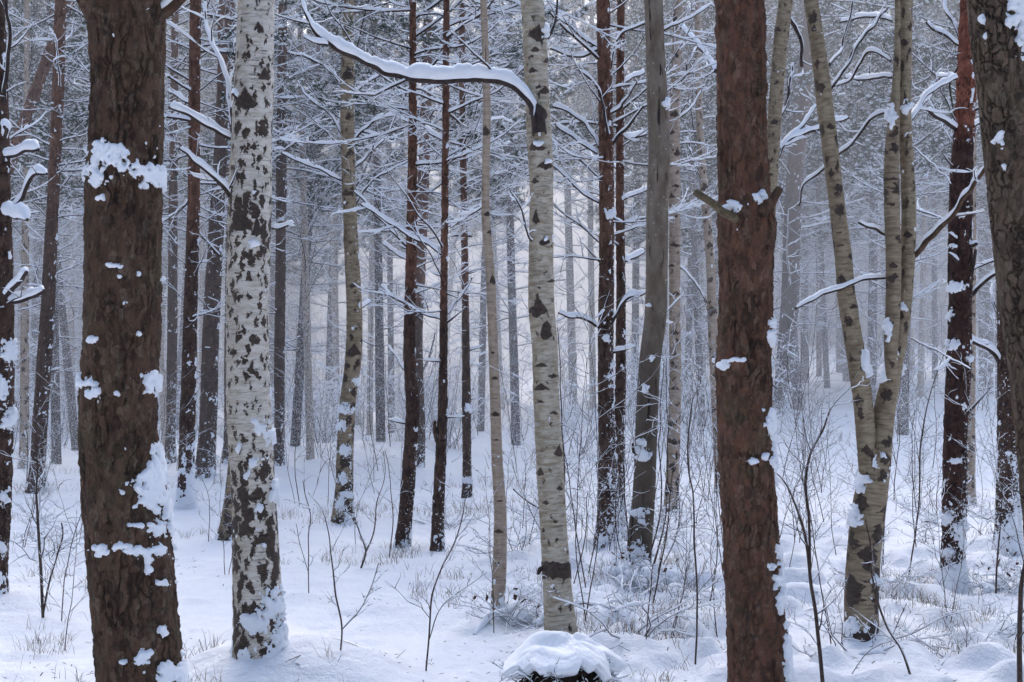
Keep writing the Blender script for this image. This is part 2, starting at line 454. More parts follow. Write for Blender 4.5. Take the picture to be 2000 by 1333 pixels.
def make_trunk(name, parent, base, path, mat, dv, nu, kind, amp, seed, flare=0.25, wob=0.06,
               upper=None, dark=None, scars=None, dust=0.25, snow=None, snow_mat=None, k_snow=0.014, band=None):
    C, dirs, rr, th, zz = trunk_surface(path, dv, nu, flare, wob, seed)
    Pt = C[:, None] + dirs * rr[..., None]
    crack, d = bark_disp(Pt, kind, seed, amp)
    for a in (crack, d): a[:, -1] = a[:, 0]
    Z = Pt[..., 2]; D = base[1]
    PX = 1000 + Pt[..., 0] / Pt[..., 1] * F; PY = HZ + (EYE - Z) / Pt[..., 1] * F
    front = -dirs[..., 1]                       # 1 towards the camera side
    U = (th[None, :] / (2 * math.pi)) * (2 * math.pi * rr.mean()) * np.ones_like(Z); V = zz[:, None] * np.ones_like(U)
    sc = np.zeros_like(Z)
    bump = np.zeros_like(Z)
    rs = np.random.default_rng(seed + 200)
    if scars: sx = 0.55 * (fbm(Pt * 26 + 5, 3, seed + 91) - 0.5); sy = 0.55 * (fbm(Pt * 26 + 9, 3, seed + 92) - 0.5)
    for (px, py, w, h) in (scars or []):
        f = rs.uniform(0.8, 1.45); w, h = w * f, h * rs.uniform(0.8, 1.35)
        dx = (PX - px) / w + sx; dy = (py - PY) / h + sy         # dy up; ^ shape
        tri = np.clip(1.0 - np.abs(dx) - np.clip(dy, 0, 9), 0, 1) * (dy > -0.25 * (1 - np.abs(dx)) ) * (front > -0.15)
        sc = np.maximum(sc, np.clip(tri * 2.2, 0, 1))
        bump = bump + 0.0 + 0.10 * rr * np.exp(-(dx * 1.1) ** 2 - ((PY - py) / (h * 1.2)) ** 2) * (front > -0.3)
    if band:
        y0, y1 = band
        e = 8 * (vnoise(Pt * 60, 4) - 0.5)
        sc = np.maximum(sc, ((PY + e > y0) & (PY + e < y1)) * 1.0)
        d = d + 0.003 * ((PY + e > y0) & (PY + e < y1))
    up = np.zeros_like(Z)
    if upper:      # list of (py_from, py_to) ramps: fully on above py_to
        up = sstep(upper[0], upper[1], PY + 60 * (fbm(Pt * 9, 2, seed + 40) - 0.5))
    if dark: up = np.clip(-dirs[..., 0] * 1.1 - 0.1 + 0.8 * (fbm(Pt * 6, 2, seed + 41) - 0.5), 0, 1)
    dk = np.zeros_like(Z)
    if dark: dk = np.interp(PY, [a for a, b in dark], [b for a, b in dark])
    R2 = rr + d + bump
    Pt2 = C[:, None] + dirs * R2[..., None] - base
    patch = np.zeros_like(Z)
    dustv = dust * (0.45 + 0.9 * np.clip(dirs[..., 0] * 0.8 + 0.2, 0, 1)) + 0.75 * np.exp(-np.clip(Z - base[2], 0, 9) / 0.5) * min(1, dust * 2)
    for (px, py, rx, ry) in (snow or {}).get('spots', []):
        patch = np.maximum(patch, np.where(front > -0.35, 1.35 - np.sqrt(((PX - px) / rx) ** 2 + ((PY - py) / ry) ** 2) * 0.75, 0))
    dustv = dustv + 0.75 * np.clip(patch, 0, 1)
    nvr, nur = Z.shape
    G = Geo()
    i = np.arange(nvr - 1)[:, None] * nur; j = np.arange(nur - 1)[None, :]
    q = np.stack([i + j, i + j + 1, i + nur + j + 1, i + nur + j], -1).reshape(-1, 4)
    G.add(Pt2, q)
    # end cap on top
    uv = np.stack([U, V], -1).reshape(-1, 2)
    G.add([C[-1] - base], None, None)
    G.t.append(np.stack([(nvr - 1) * nur + np.arange(nur - 1), (nvr - 1) * nur + np.arange(1, nur), np.full(nur - 1, nvr * nur)], -1))
    pad = lambda a: np.append(a.ravel(), 0)
    uv = np.vstack([uv, [0, 0]])
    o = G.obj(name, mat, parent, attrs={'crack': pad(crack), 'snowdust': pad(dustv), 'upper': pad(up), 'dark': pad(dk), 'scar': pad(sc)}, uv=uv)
    # ---- snow plastered on the bark, a real shell lying on it
    if snow is not None:
        n1 = fbm(Pt * np.array([22, 22, 16]), 3, seed + 70); n2 = fbm(Pt * np.array([70, 70, 60]), 2, seed + 71)
        amt = np.full(Z.shape, -0.30 + snow.get('all', 0.0))
        side = np.clip(dirs[..., 0] * 0.9 + 0.15, -1, 1)
        amt = amt + snow.get('side', 0.05) * side
        amt = amt + snow.get('foot', 0.35) * np.exp(-np.clip(Z - base[2], 0, 9) / snow.get('footh', 0.15))
        big = np.full(Z.shape, -1.0)
        wx = (fbm(Pt * 30 + 3, 3, seed + 81) - 0.5) * 2; wy = (fbm(Pt * 30 + 8, 3, seed + 82) - 0.5) * 2
        for (px, py, rx, ry) in snow.get('spots', []):
            e = 1 - np.sqrt(((PX - px) / rx + wx * 1.1) ** 2 + ((PY - py) / ry + wy * 1.1) ** 2)
            big = np.maximum(big, np.where(front > -0.35, e, -1))
        v = np.maximum(amt + (n1 - 0.5) * 1.1 + (n2 - 0.5) * 0.55, big * 1.0 + (n1 - 0.5) * 1.2 + (n2 - 0.5) * 1.3 - 0.03)
        v[:, -1] = v[:, 0]
        on = v > 0
        thick = np.where(on, (0.05 + np.clip(v * 3.2, 0, 1) ** 0.75) * np.where(big > -0.4, k_snow * 1.3, k_snow * 0.7), -0.006)
        thick = thick * (1 + 0.5 * (n2 - 0.5))
        Ps = C[:, None] + dirs * (rr + bump + np.where(on, d * 0.15, np.minimum(d, 0)) + thick)[..., None] - base
        Ps[..., 2] -= np.where(on, 0.0, 0.0)
        keep = (on[:-1, :-1] | on[1:, :-1] | on[:-1, 1:] | on[1:, 1:]).ravel()
        if keep.any():
            qq = q[keep]; used = np.unique(qq); rem = np.full(nvr * nur, -1); rem[used] = np.arange(len(used))
            S = Geo(); S.add(Ps.reshape(-1, 3)[used], rem[qq]); S.obj('bark_snow', snow_mat or M_SNOW, o)
    return o, (C, rr[:, 0])

# ------------------------------------------------------------------ branches
def grow(G, S, p0, d, L, r0, lvl, rng, up=0.25, kids=8, snow=0.014, curl=0.35, tips=None, k=5, first=0.15):
    n = max(5, int(L * 14) if lvl else int(L * 18))
    n = min(n, 18)
    P = [np.array(p0, float)]; d = nrm(np.array(d, float)); dirs = [d]
    for i in range(n - 1):
        d = nrm(d + rng.normal(0, curl / n * 1.6, 3) + np.array([0, 0, up / n]))
        P.append(P[-1] + d * L / (n - 1)); dirs.append(d)
    P = np.array(P); t = np.linspace(0, 1, n)
    r = r0 * (1 - t * 0.82)
    tube(G, P, r, k if lvl else 6)
    if S is not None and snow > 0:
        m = max(n, int(L * 40)); m = min(m, 40)
        ti = np.linspace(0, 1, m); Pi = np.stack([np.interp(ti, t, P[:, c]) for c in range(3)], -1)
        snow_tube(S, Pi, np.interp(ti, t, r), snow * (0.6 + 0.8 * rng.random()), 5, int(rng.integers(999)))
    if lvl > 0:
        nk = max(1, int(kids * (0.8 + 0.4 * rng.random())))
        for j in range(nk):
            u = first + (1 - first) * (j + rng.random()) / nk
            idx = u * (n - 1); i0 = min(int(idx), n - 2); q = P[i0] + (P[i0 + 1] - P[i0]) * (idx - i0)
            dd = dirs[i0]; sd = nrm(np.cross(dd, [0, 0, 1.0])) * (1 if j % 2 else -1)
            a = rng.uniform(0.5, 1.0)
            cd = nrm(dd * math.cos(a) + sd * math.sin(a) + np.array([0, 0, rng.uniform(-0.25, 0.4)]))
            grow(G, S, q, cd, L * rng.uniform(0.25, 0.5) * (1.15 - 0.6 * u), max(r0 * (1 - u * 0.8) * 0.5, 0.0018), lvl - 1, rng, up * 1.2, max(2, kids * 0.5), snow * (0.72 if lvl > 1 else 0.52), curl * 1.2, tips, 4)
    if tips is not None and lvl <= 1:
        for u in (np.linspace(0.3, 1, 5) if lvl == 0 else (0.7, 1.0)):
            i0 = int(u * (n - 1)); tips.append((P[i0], dirs[i0]))
    return P

def tuft(G, S, p, d, rng, size=0.09, nn=9, snow=0.045, wd=0.0045):
    d = nrm(d + np.array([0, 0, 0.35]))
    dirs = nrm(d * 0.9 + rng.normal(0, 0.55, (nn, 3)))
    side = nrm(np.cross(dirs, rng.normal(0, 1, (nn, 3)))) * wd
    o = p + rng.normal(0, 0.01, (nn, 3))
    V = np.stack([o - side, o + side, o + dirs * size * rng.uniform(0.7, 1.3, (nn, 1))], 1).reshape(-1, 3)
    G.add(V, None, np.arange(nn * 3).reshape(-1, 3))
    if snow and rng.random() < 0.7:
        c = p + d * size * 0.45 + np.array([0, 0, 0.012]); s = snow * rng.uniform(0.35, 1.1)
        k = 5; ph = np.linspace(0, 2 * math.pi, k, endpoint=False) + rng.random()
        ring = c + np.stack([np.cos(ph) * s * rng.uniform(.6, 1.1, k), np.sin(ph) * s * rng.uniform(.6, 1.1, k), rng.uniform(-.25, .15, k) * s], -1)
        V = np.vstack([ring, c + [0, 0, s * 0.6], c - [0, 0, s * 0.3]])
        j = np.arange(k); S.add(V, None, np.concatenate([np.stack([j, (j + 1) % k, np.full(k, k)], -1), np.stack([(j + 1) % k, j, np.full(k, k + 1)], -1)]))

BR = {}
def branch_lib(key, count, **kw):
    L = []
    for i in range(count):
        rng = np.random.default_rng(hash_int(key) + i)
        G, S = Geo(), Geo()
        par = dict(kw)
        ang = rng.uniform(*par.pop('ang'))
        r0 = par.pop('r0') * rng.uniform(0.8, 1.25)
        grow(G, S, (0, 0, 0), (math.cos(ang), rng.normal(0, 0.1), math.sin(ang)), par.pop('L') * rng.uniform(0.8, 1.2), r0, par.pop('lvl'), rng, **par)
        L.append((G.mesh('branch', M_TWIG), S.mesh('branch_snow', M_SNOW) if S.n else None))
    BR[key] = L
def hash_int(s): return sum(ord(c) * (i + 3) for i, c in enumerate(s))

branch_lib('dead', 16, ang=(-0.45, 0.95), r0=0.0085, L=1.0, lvl=2, up=0.25, kids=9, snow=0.0155, curl=0.65)
branch_lib('short', 8, ang=(-0.4, 0.9), r0=0.008, L=0.5, lvl=1, up=0.2, kids=5, snow=0.016, curl=0.7)
branch_lib('rise', 10, ang=(0.4, 1.1), r0=0.010, L=1.2, lvl=2, up=0.3, kids=8, snow=0.015, curl=0.7)
branch_lib('stub', 6, ang=(0.0, 0.8), r0=0.009, L=0.16, lvl=0, up=0.1, kids=1, snow=0.017, curl=0.4)

def needled_lib():
    L = []
    for i in range(10):
        rng = np.random.default_rng(7000 + i); G, S, N = Geo(), Geo(), Geo(); tips = []; a = rng.uniform(-0.3, 0.7)
        grow(G, S, (0, 0, 0), (math.cos(a), 0, math.sin(a)), 1.0, 0.009, 2, rng, 0.2, 8, 0.013, 0.7, tips)
        for p, d in tips:
            if rng.random() < 0.6: tuft(N, S, p, d, rng, size=0.07, nn=14, snow=0.026, wd=0.0016)
        L.append((G.mesh('branch', M_TWIG), S.mesh('branch_snow', M_SNOW), N.mesh('needles', M_NEEDLE, smooth=False)))
    BR['green'] = L

def add_branch(parent, key, loc, rz, sc):
    if key == 'green' and key not in BR: needled_lib()
    g, s, *nd = random.choice(BR[key])
    b = link('branch', g, parent, loc, rz, sc, random.uniform(-0.12, 0.12))
    if s: link('branch_snow', s, b)
    for m_ in nd: link('needles', m_, b)
    return b

def sprinkle(tree, base, CR, specs, seed):
    """branches around the trunk: specs = (key, z from, z to, count, scale lo, hi)"""
    C, R = CR; rg = random.Random(seed)
    for key, z0, z1, n, s0, s1 in specs:
        for i in range(n):
            z = z0 + (z1 - z0) * (i + rg.random()) / n
            x = np.interp(z, C[:, 2], C[:, 0]); y = np.interp(z, C[:, 2], C[:, 1]); r = np.interp(z, C[:, 2], R)
            a = rg.uniform(0, 2 * math.pi)
            if math.sin(a) < -0.8 and rg.random() < 0.7: a += math.pi / 2
            loc = (x - base[0] + math.cos(a) * r * 0.7, y - base[1] + math.sin(a) * r * 0.7, z - base[2])
            add_branch(tree, key, loc, a, rg.uniform(s0, s1))

def hero_branch(tree, base, pts, D, mat=None, snow=0.03, slant=0.2, kids=5, seed=0, lvl=1, snow_k=8, name='branch', twig_snow=0.018, n=None, even=False, d0=0.0):
    """a branch traced from the photograph: pts = (px, py, width) from the trunk outwards"""
    rng = np.random.default_rng(seed + 5)
    m = len(pts)
    W = []
    for i, (px, py, w) in enumerate(pts):
        Y = D + d0 + slant * (i / (m - 1)); W.append(list(wpt(px, py, Y) - base) + [w / 2 / F * Y])
    W = np.array(W); L = np.linalg.norm(np.diff(W[:, :3], axis=0), axis=1).sum()
    n = n or int(np.clip(L * 60, 10, 150))
    S_ = spline(W, n); P = S_[:, :3]; r = np.maximum(S_[:, 3], 0.002)
    P = P + (np.stack([vnoise(P * 14 + a * 9, seed) for a in range(3)], -1) - 0.5) * 0.02 * np.minimum(1, np.linspace(0, 6, n))[:, None]
    G, S = Geo(), Geo()
    tube(G, P, r, 8)
    if snow: snow_tube(S, P, r, snow * (1.0 if even else 0.75), snow_k, seed, 45.0, True)
    for j in range(kids):
        u = 0.15 + 0.85 * (j + rng.random()) / kids
        i0 = min(int(u * (n - 1)), n - 2); dd = nrm(P[i0 + 1] - P[i0])
        sd = nrm(np.cross(dd, [0, 1.0, 0.3])) * (1 if j % 2 else -1)
        a = rng.uniform(0.5, 1.0)
        cd = nrm(dd * math.cos(a) + sd * math.sin(a) + rng.normal(0, 0.25, 3))
        grow(G, S, P[i0], cd, L * rng.uniform(0.2, 0.42), max(r[i0] * 0.45, 0.002), lvl, rng, 0.3, 3, twig_snow, 0.7, None, 4)
    b = G.obj(name, mat or M_TWIG, tree)
    if S.n: S.obj('branch_snow', M_SNOW, b)
    return b

# ------------------------------------------------------------------ mounds of snow at the feet of the trees
def reg(px, py, h, r):
    x = (px - 1000) / F; D = (EYE) / max((py - HZ) / F, 0.01)
    MOUNDS.append((x * D, D, h, r))
for a in [(515, 1290, 0.17, 0.30), (600, 1335, 0.12, 0.36), (430, 1345, 0.10, 0.34), (690, 1345, 0.08, 0.4), (1092, 1250, 0.05, 0.2), (1262, 1120, 0.10, 0.35), (1680, 1240, 0.07, 0.25),
          (1860, 1140, 0.04, 0.2), (668, 1020, 0.04, 0.2), (362, 990, 0.12, 0.25), (1185, 1055, 0.05, 0.3), (975, 1195, 0.05, 0.2),
          (1966, 1083, 0.06, 0.3), (785, 1068, 0.03, 0.15), (856, 1075, 0.03, 0.15)]:
    reg(*a)

def build_ground():
    th = np.concatenate([np.linspace(-180, -34, 60), np.linspace(-33.6, 33.6, 620), np.linspace(34, 180, 60)])
    r = np.concatenate([[0.05], np.geomspace(2.0, 45, 950), np.geomspace(46, 900, 60)])
    T, Rr = np.meshgrid(np.radians(th), r)
    X = np.sin(T) * Rr; Y = np.cos(T) * Rr
    Z = ground_z(X, Y)
    n, k = Z.shape
    i = np.arange(n - 1)[:, None] * k; j = np.arange(k - 1)[None, :]
    q = np.stack([i + j, i + j + 1, i + k + j + 1, i + k + j], -1).reshape(-1, 4)
    G = Geo(); G.add(np.stack([X, Y, Z], -1), q[:, ::-1])
    o = G.obj('ground', M_GROUND); tag(o, kind='structure')
build_ground()

# ------------------------------------------------------------------ the named trees of the photograph
def tree(name, pts, D, mat, kind, amp, label, cat, dv=0.012, nu=48, seed=0, top=None, branches=None, brs=(), slope=0, group=None, **kw):
    kw.setdefault('flare', 0.42)
    pts = sorted(pts, key=lambda a: -a[1])
    x0, _, _ = wpt(pts[0][0], pts[0][1], D)
    bx = float(x0); bz = gz(bx, D)
    base = np.array([bx, D, bz])
    t = thing(name, base, label, cat, group)
    ztop = top if top is not None else EYE + 0.25 * D + 2.2
    path = full_path(pts, D, bz - 0.12, ztop)
    o, CR = make_trunk('trunk', t, base, path, mat, dv, nu, kind, amp, seed, **kw)
    if branches: sprinkle(t, base, CR, branches, seed + 100)
    for i, b in enumerate(brs):
        b = dict(b); p = b.pop('p'); hero_branch(t, base, p, D, seed=seed * 7 + i, **b)
    return t, base, CR

def D_of(px, py):
    return base_at(px, py)[1]

# big pine, left foreground
tree('pine_tree', [(245, -10, 150), (250, 150, 140), (245, 300, 144), (240, 450, 145), (240, 600, 147), (233, 760, 149), (232, 850, 150), (246, 1000, 162), (259, 1150, 164), (276, 1333, 158)],
     5.0, M_PINE_DARK, 'furrow', 0.008, 'thick dark brown pine trunk in the left foreground with large plastered patches of snow', 'pine tree',
     dv=0.0042, nu=300, seed=1, dust=0.05, wob=0.035, k_snow=0.011,
     snow=dict(all=-0.16, side=0.10, foot=0.2, spots=[
         (198, 292, 16, 14), (222, 305, 28, 16), (188, 342, 20, 18), (246, 325, 24, 14), (268, 338, 22, 12), (296, 345, 26, 18), (312, 362, 16, 12),
         (230, 518, 18, 5), (200, 386, 8, 10), (233, 541, 6, 5), (268, 535, 5, 6), (243, 588, 8, 6), (315, 545, 5, 5), (180, 665, 10, 8), (268, 652, 5, 5),
         (168, 745, 18, 14), (183, 768, 12, 9), (229, 768, 9, 8), (288, 735, 24, 11), (302, 750, 20, 18),
         (316, 890, 18, 30), (300, 928, 26, 22), (285, 948, 36, 20), (304, 972, 28, 24), (322, 1000, 14, 22), (262, 1028, 14, 5), (310, 1035, 22, 18),
         (200, 1077, 20, 10), (238, 1068, 16, 10), (262, 1080, 26, 13), (300, 1078, 38, 16), (290, 1105, 10, 16), (322, 1135, 14, 8),
         (278, 1283, 16, 20), (320, 1235, 8, 14), (238, 1292, 8, 4), (325, 1318, 26, 18), (352, 1325, 14, 36)]),
     brs=[dict(p=[(180, 30, 34), (165, 5, 30), (150, -25, 26)], snow=0.03, kids=0, slant=-0.1, mat=M_PINE_DARK, snow_k=10),
          dict(p=[(318, 30, 24), (340, 8, 22), (372, -20, 18)], snow=0.035, kids=0, slant=-0.05, mat=M_PINE_DARK, snow_k=10),
          dict(p=[(222, 352, 22), (218, 335, 20), (213, 314, 16)], snow=0.0, kids=0, slant=-0.09, mat=M_STUB),
          dict(p=[(200, 575, 6), (222, 550, 5), (232, 540, 4)], snow=0.0, kids=0, slant=-0.06)])

# big fissured birch
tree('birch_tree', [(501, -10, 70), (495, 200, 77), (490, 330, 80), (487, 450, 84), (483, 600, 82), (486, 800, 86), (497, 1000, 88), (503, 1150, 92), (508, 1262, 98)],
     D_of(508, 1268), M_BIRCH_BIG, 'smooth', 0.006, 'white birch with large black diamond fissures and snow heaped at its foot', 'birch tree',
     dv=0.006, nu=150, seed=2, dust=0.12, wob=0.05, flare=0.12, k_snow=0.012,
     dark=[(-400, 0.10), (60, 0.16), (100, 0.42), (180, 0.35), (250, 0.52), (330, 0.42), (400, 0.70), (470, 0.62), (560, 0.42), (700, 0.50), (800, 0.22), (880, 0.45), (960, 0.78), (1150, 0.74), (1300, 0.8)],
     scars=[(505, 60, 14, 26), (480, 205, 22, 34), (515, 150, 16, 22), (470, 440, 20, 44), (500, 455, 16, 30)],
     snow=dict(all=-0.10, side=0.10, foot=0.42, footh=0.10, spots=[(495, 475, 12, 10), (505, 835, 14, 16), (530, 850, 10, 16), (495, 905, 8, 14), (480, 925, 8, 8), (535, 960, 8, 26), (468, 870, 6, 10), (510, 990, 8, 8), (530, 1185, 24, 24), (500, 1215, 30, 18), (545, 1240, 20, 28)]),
     brs=[dict(p=[(470, 412, 12), (440, 375, 9), (412, 345, 7), (372, 310, 5), (350, 292, 4)], snow=0.04, kids=3, slant=-0.25),
          dict(p=[(455, 272, 9), (420, 256, 8), (380, 235, 7), (350, 218, 6), (328, 207, 5)], snow=0.04, kids=1, slant=-0.1),
          dict(p=[(455, 260, 8), (447, 190, 7), (436, 140, 7), (418, 92, 6), (402, 50, 5), (398, 0, 4)], snow=0.05, kids=4, slant=0.25),
          dict(p=[(458, 215, 7), (462, 200, 6), (452, 185, 5)], snow=0.05, kids=0, slant=-0.1),
          dict(p=[(530, 445, 5), (550, 442, 5), (575, 438, 4)], snow=0.02, kids=1, slant=0.0)])

tree('birch_tree', [(458, 1052, 56), (463, 980, 48), (472, 850, 44), (480, 650, 40), (487, 300, 36), (492, 0, 34)], D_of(460, 1052), M_BIRCH_FORK, 'smooth', 0.006,
     'tan birch mostly hidden behind the black and white fissured birch', 'birch tree', seed=3, dust=0.2, dark=[(0, .2), (900, .3), (1040, .7)], snow=dict(all=-0.05))

# left edge
tree('pine_tree', [(-4, 0, 24), (0, 250, 34), (2, 450, 40), (6, 620, 42), (2, 850, 46), (-3, 1000, 46), (-14, 1130, 46)], 8.3, M_PINE_MID, 'flake', 0.006,
     'dark pine trunk cut by the left edge of the picture, snow on its stubs', 'pine tree', dv=0.008, nu=70, seed=4, dust=0.25, snow=dict(all=-0.03, side=0.12, spots=[(20, 690, 18, 22), (18, 815, 18, 24), (8, 975, 10, 14), (5, 760, 8, 22), (0, 1072, 10, 12)]),
     brs=[dict(p=[(5, 310, 9), (30, 300, 8), (76, 290, 7)], snow=0.06, kids=1, slant=-0.1), dict(p=[(2, 440, 14), (35, 395, 9), (65, 345, 7), (90, 338, 5)], snow=0.055, kids=2, slant=-0.2),
          dict(p=[(8, 420, 8), (30, 425, 7), (55, 430, 6)], snow=0.085, kids=0, slant=-0.3), dict(p=[(5, 590, 12), (30, 560, 9), (52, 530, 8)], snow=0.05, kids=0, slant=-0.2),
          dict(p=[(8, 590, 10), (40, 588, 9), (88, 568, 8)], snow=0.06, kids=0, slant=-0.1), dict(p=[(5, 240, 9), (12, 150, 8), (18, 70, 7), (10, 0, 6)], snow=0.035, kids=4, slant=-0.2),
          dict(p=[(5, 280, 6), (12, 255, 8), (8, 245, 6)], snow=0.06, kids=0, slant=-0.15)],
     branches=[('short', 1.4, 4.0, 8, 0.6, 1.0)])

Dp = {}
def slim(idx, pts, label, mat=M_PINE_MID, up=(560, 250), all_=-0.02, dust=0.35, amp=0.005, D=None, br=None, brs=(), name='pine_tree', cat='pine tree', kind='flake', nu=44, dv=0.012, **kw):
    b = max(pts, key=lambda a: a[1])
    D = D or D_of(b[0], b[1])
    vis = EYE + 0.25 * D
    if br is None:
        br = [('dead', 1.7, 3.0, 10, 0.5, 0.85), ('dead', 2.7, vis + 0.6, int((vis - 2.3) * 11), 0.6, 1.35), ('green', 3.0, vis + 0.8, int((vis - 2.6) * 4), 0.7, 1.3), ('stub', 0.9, 2.2, 5, 0.6, 1.3)]
    sn = dict(all=all_, side=0.12, foot=0.35); sn.update(kw.pop('snow', {}))
    return tree(name, pts, D, mat, kind, amp, label, cat, dv=dv, nu=nu, seed=10 + idx, upper=up, dust=dust, snow=sn, brs=brs, branches=br, k_snow=0.011, **kw)

slim(0, [(118, 20, 22), (114, 150, 23), (108, 300, 23), (98, 500, 25), (92, 620, 27), (80, 800, 29), (70, 962, 33)], 'slender reddish pine left of the thick foreground pine, leaning slightly right')
slim(1, [(-70, 560, 30), (-20, 420, 27), (35, 275, 24), (65, 190, 23), (98, 100, 21), (140, -10, 19)], 'leaning brown trunk crossing behind the slender pine at far left', D=15.0, br=[('short', 4, 6, 5, .6, 1)])
slim(2, [(342, 0, 13), (341, 90, 14), (338, 400, 17), (336, 700, 20), (332, 905, 22)], 'thin dark pine just right of the thick foreground pine')
slim(3, [(382, 0, 22), (380, 150, 22), (379, 350, 24), (372, 600, 27), (367, 800, 30), (362, 992, 36)], 'reddish pine with a snow plastered foot between thick pine and white birch', snow=dict(foot=0.7, footh=0.3), up=(520, 380),
     brs=[dict(p=[(372, 430, 5), (395, 462, 4), (430, 500, 4)], snow=0.03, kids=2), dict(p=[(378, 205, 6), (350, 190, 5), (330, 178, 5)], snow=0.045, kids=1), dict(p=[(384, 100, 6), (420, 100, 6), (460, 105, 5)], snow=0.035, kids=1)])
slim(4, [(438, 0, 22), (435, 200, 24), (425, 400, 28), (412, 650, 33), (405, 850, 34), (400, 932, 38)], 'brown pine close behind the left side of the white birch', up=(300, 50))
slim(5, [(445, 905, 20), (447, 700, 18), (450, 300, 15), (452, 0, 13)], 'narrow dark trunk showing at the left edge of the white birch', br=[('short', 2, 5, 8, .7, 1.2)])
slim(6, [(552, -5, 17), (551, 150, 18), (550, 300, 20), (548, 500, 20), (546, 700, 21), (545, 907, 22)], 'straight dark pine just right of the white birch', up=(200, 0), all_=-0.06)
slim(7, [(50, 430, 14), (48, 600, 16), (48, 760, 17), (46, 915, 19)], 'pale slender birch behind the far left pines', mat=M_BIRCH_THIN, name='birch_tree', cat='birch tree', kind='smooth', dark=[(0, .2), (900, .4)], br=[('rise', 2, 5.5, 12, .5, .9)])
scT10 = [(680, 150, 12, 24), (690, 690, 14, 20), (672, 470, 8, 14), (688, 560, 10, 12), (676, 380, 10, 16), (684, 300, 7, 10), (680, 230, 8, 12), (678, 60, 8, 14)]
slim(8, [(682, -10, 19), (679, 100, 24), (678, 200, 27), (680, 320, 27), (684, 430, 27), (688, 520, 29), (692, 620, 31), (690, 700, 31), (680, 780, 31), (674, 880, 33), (672, 960, 34), (669, 1022, 40)],
     'brownish birch with curved trunk and peeling snowy foot', mat=M_BIRCH_FORK, name='birch_tree', cat='birch tree', kind='smooth', dv=0.01, nu=60,
     dark=[(0, .25), (600, .2), (760, .5), (1000, .75)], scars=scT10, snow=dict(all=-0.06, spots=[(672, 800, 14, 10), (668, 830, 10, 12), (672, 880, 12, 12), (668, 935, 10, 10), (678, 965, 12, 6), (665, 985, 8, 16), (695, 745, 8, 8), (690, 640, 5, 5)]),
     brs=[dict(p=[(688, 190, 6), (712, 165, 5), (745, 148, 4)], snow=0.03, kids=2), dict(p=[(688, 275, 7), (712, 252, 6), (740, 232, 5), (775, 222, 4), (810, 180, 3)], snow=0.03, kids=5),
          dict(p=[(668, 170, 6), (650, 145, 5), (615, 118, 5), (560, 104, 4)], snow=0.02, kids=3), dict(p=[(666, 352, 5), (630, 335, 5), (590, 318, 4), (552, 300, 4)], snow=0.03, kids=3),
          dict(p=[(690, 330, 5), (720, 300, 5), (750, 272, 4)], snow=0.035, kids=2), dict(p=[(672, 270, 5), (640, 220, 4), (600, 190, 4), (580, 155, 3)], snow=0.03, kids=3),
          dict(p=[(700, 605, 5), (712, 597, 5), (722, 590, 4)], snow=0.03, kids=0), dict(p=[(692, 400, 6), (730, 350, 4), (770, 330, 3), (830, 290, 2)], snow=0.018, kids=4)],
     br=[('rise', 2.4, 5.4, 12, .4, .8)])
slim(9, [(806, -10, 13), (806, 200, 16), (805, 400, 20), (801, 600, 23), (800, 700, 25), (806, 800, 27), (800, 900, 26), (795, 970, 26), (785, 1068, 28)],
     'left dark pine of a close pair, curving at its foot', up=(640, 560), all_=-0.06,
     brs=[dict(p=[(812, 500, 8), (770, 455, 6), (735, 420, 5), (692, 372, 4)], snow=0.04, kids=5, lvl=1), dict(p=[(800, 510, 5), (775, 495, 5), (750, 478, 5)], snow=0.035, kids=0),
          dict(p=[(798, 735, 6), (785, 710, 5), (770, 690, 4), (758, 675, 3)], snow=0.02, kids=2), dict(p=[(802, 600, 5), (775, 585, 4), (745, 560, 4)], snow=0.03, kids=2)])
slim(10, [(838, -10, 17), (833, 150, 19), (829, 300, 21), (824, 420, 23), (818, 540, 25), (813, 650, 25), (816, 740, 22), (822, 850, 17), (820, 912, 17)], 'right taller stem of the pair of pines, rising behind the curved one', up=(640, 560), all_=-0.04,
     brs=[dict(p=[(826, 275, 5), (848, 240, 4), (880, 225, 4)], snow=0.02, kids=3), dict(p=[(820, 740, 4), (840, 690, 4), (850, 650, 3)], snow=0.015, kids=2)])
slim(11, [(872, -10, 12), (871, 200, 13), (869, 400, 14), (867, 550, 15), (866, 700, 17), (864, 820, 20), (859, 930, 22), (856, 1000, 22), (855, 1076, 25)], 'thin dark pine with a broken side stem low down', up=(640, 560), all_=-0.04,
     brs=[dict(p=[(861, 880, 9), (854, 850, 9), (849, 822, 6)], snow=0.02, kids=0, slant=-0.02, mat=M_PINE_MID), dict(p=[(866, 500, 6), (840, 480, 6), (800, 462, 6), (755, 430, 5), (705, 400, 4)], snow=0.05, kids=6),
          dict(p=[(868, 275, 5), (845, 262, 5), (832, 250, 5)], snow=0.045, kids=0), dict(p=[(866, 625, 5), (820, 610, 4), (770, 580, 3), (735, 572, 3)], snow=0.02, kids=4), dict(p=[(868, 620, 5), (890, 590, 4), (920, 545, 3)], snow=0.015, kids=3)])
slim(12, [(902, -10, 11), (903, 200, 12), (906, 400, 13), (909, 600, 14), (911, 800, 17), (913, 972, 19)], 'thin dark pine with a reddish foot, left of the slim pale birch', up=(640, 560), all_=-0.08,
     snow=dict(spots=[(915, 797, 10, 7), (912, 938, 12, 6)], foot=0.1), brs=[dict(p=[(905, 265, 5), (935, 265, 5), (955, 250, 4)], snow=0.03, kids=3), dict(p=[(908, 420, 5), (925, 405, 4), (940, 400, 3)], snow=0.02, kids=2), dict(p=[(880, 462, 4), (895, 460, 5), (921, 460, 5)], snow=0.03, kids=0)])
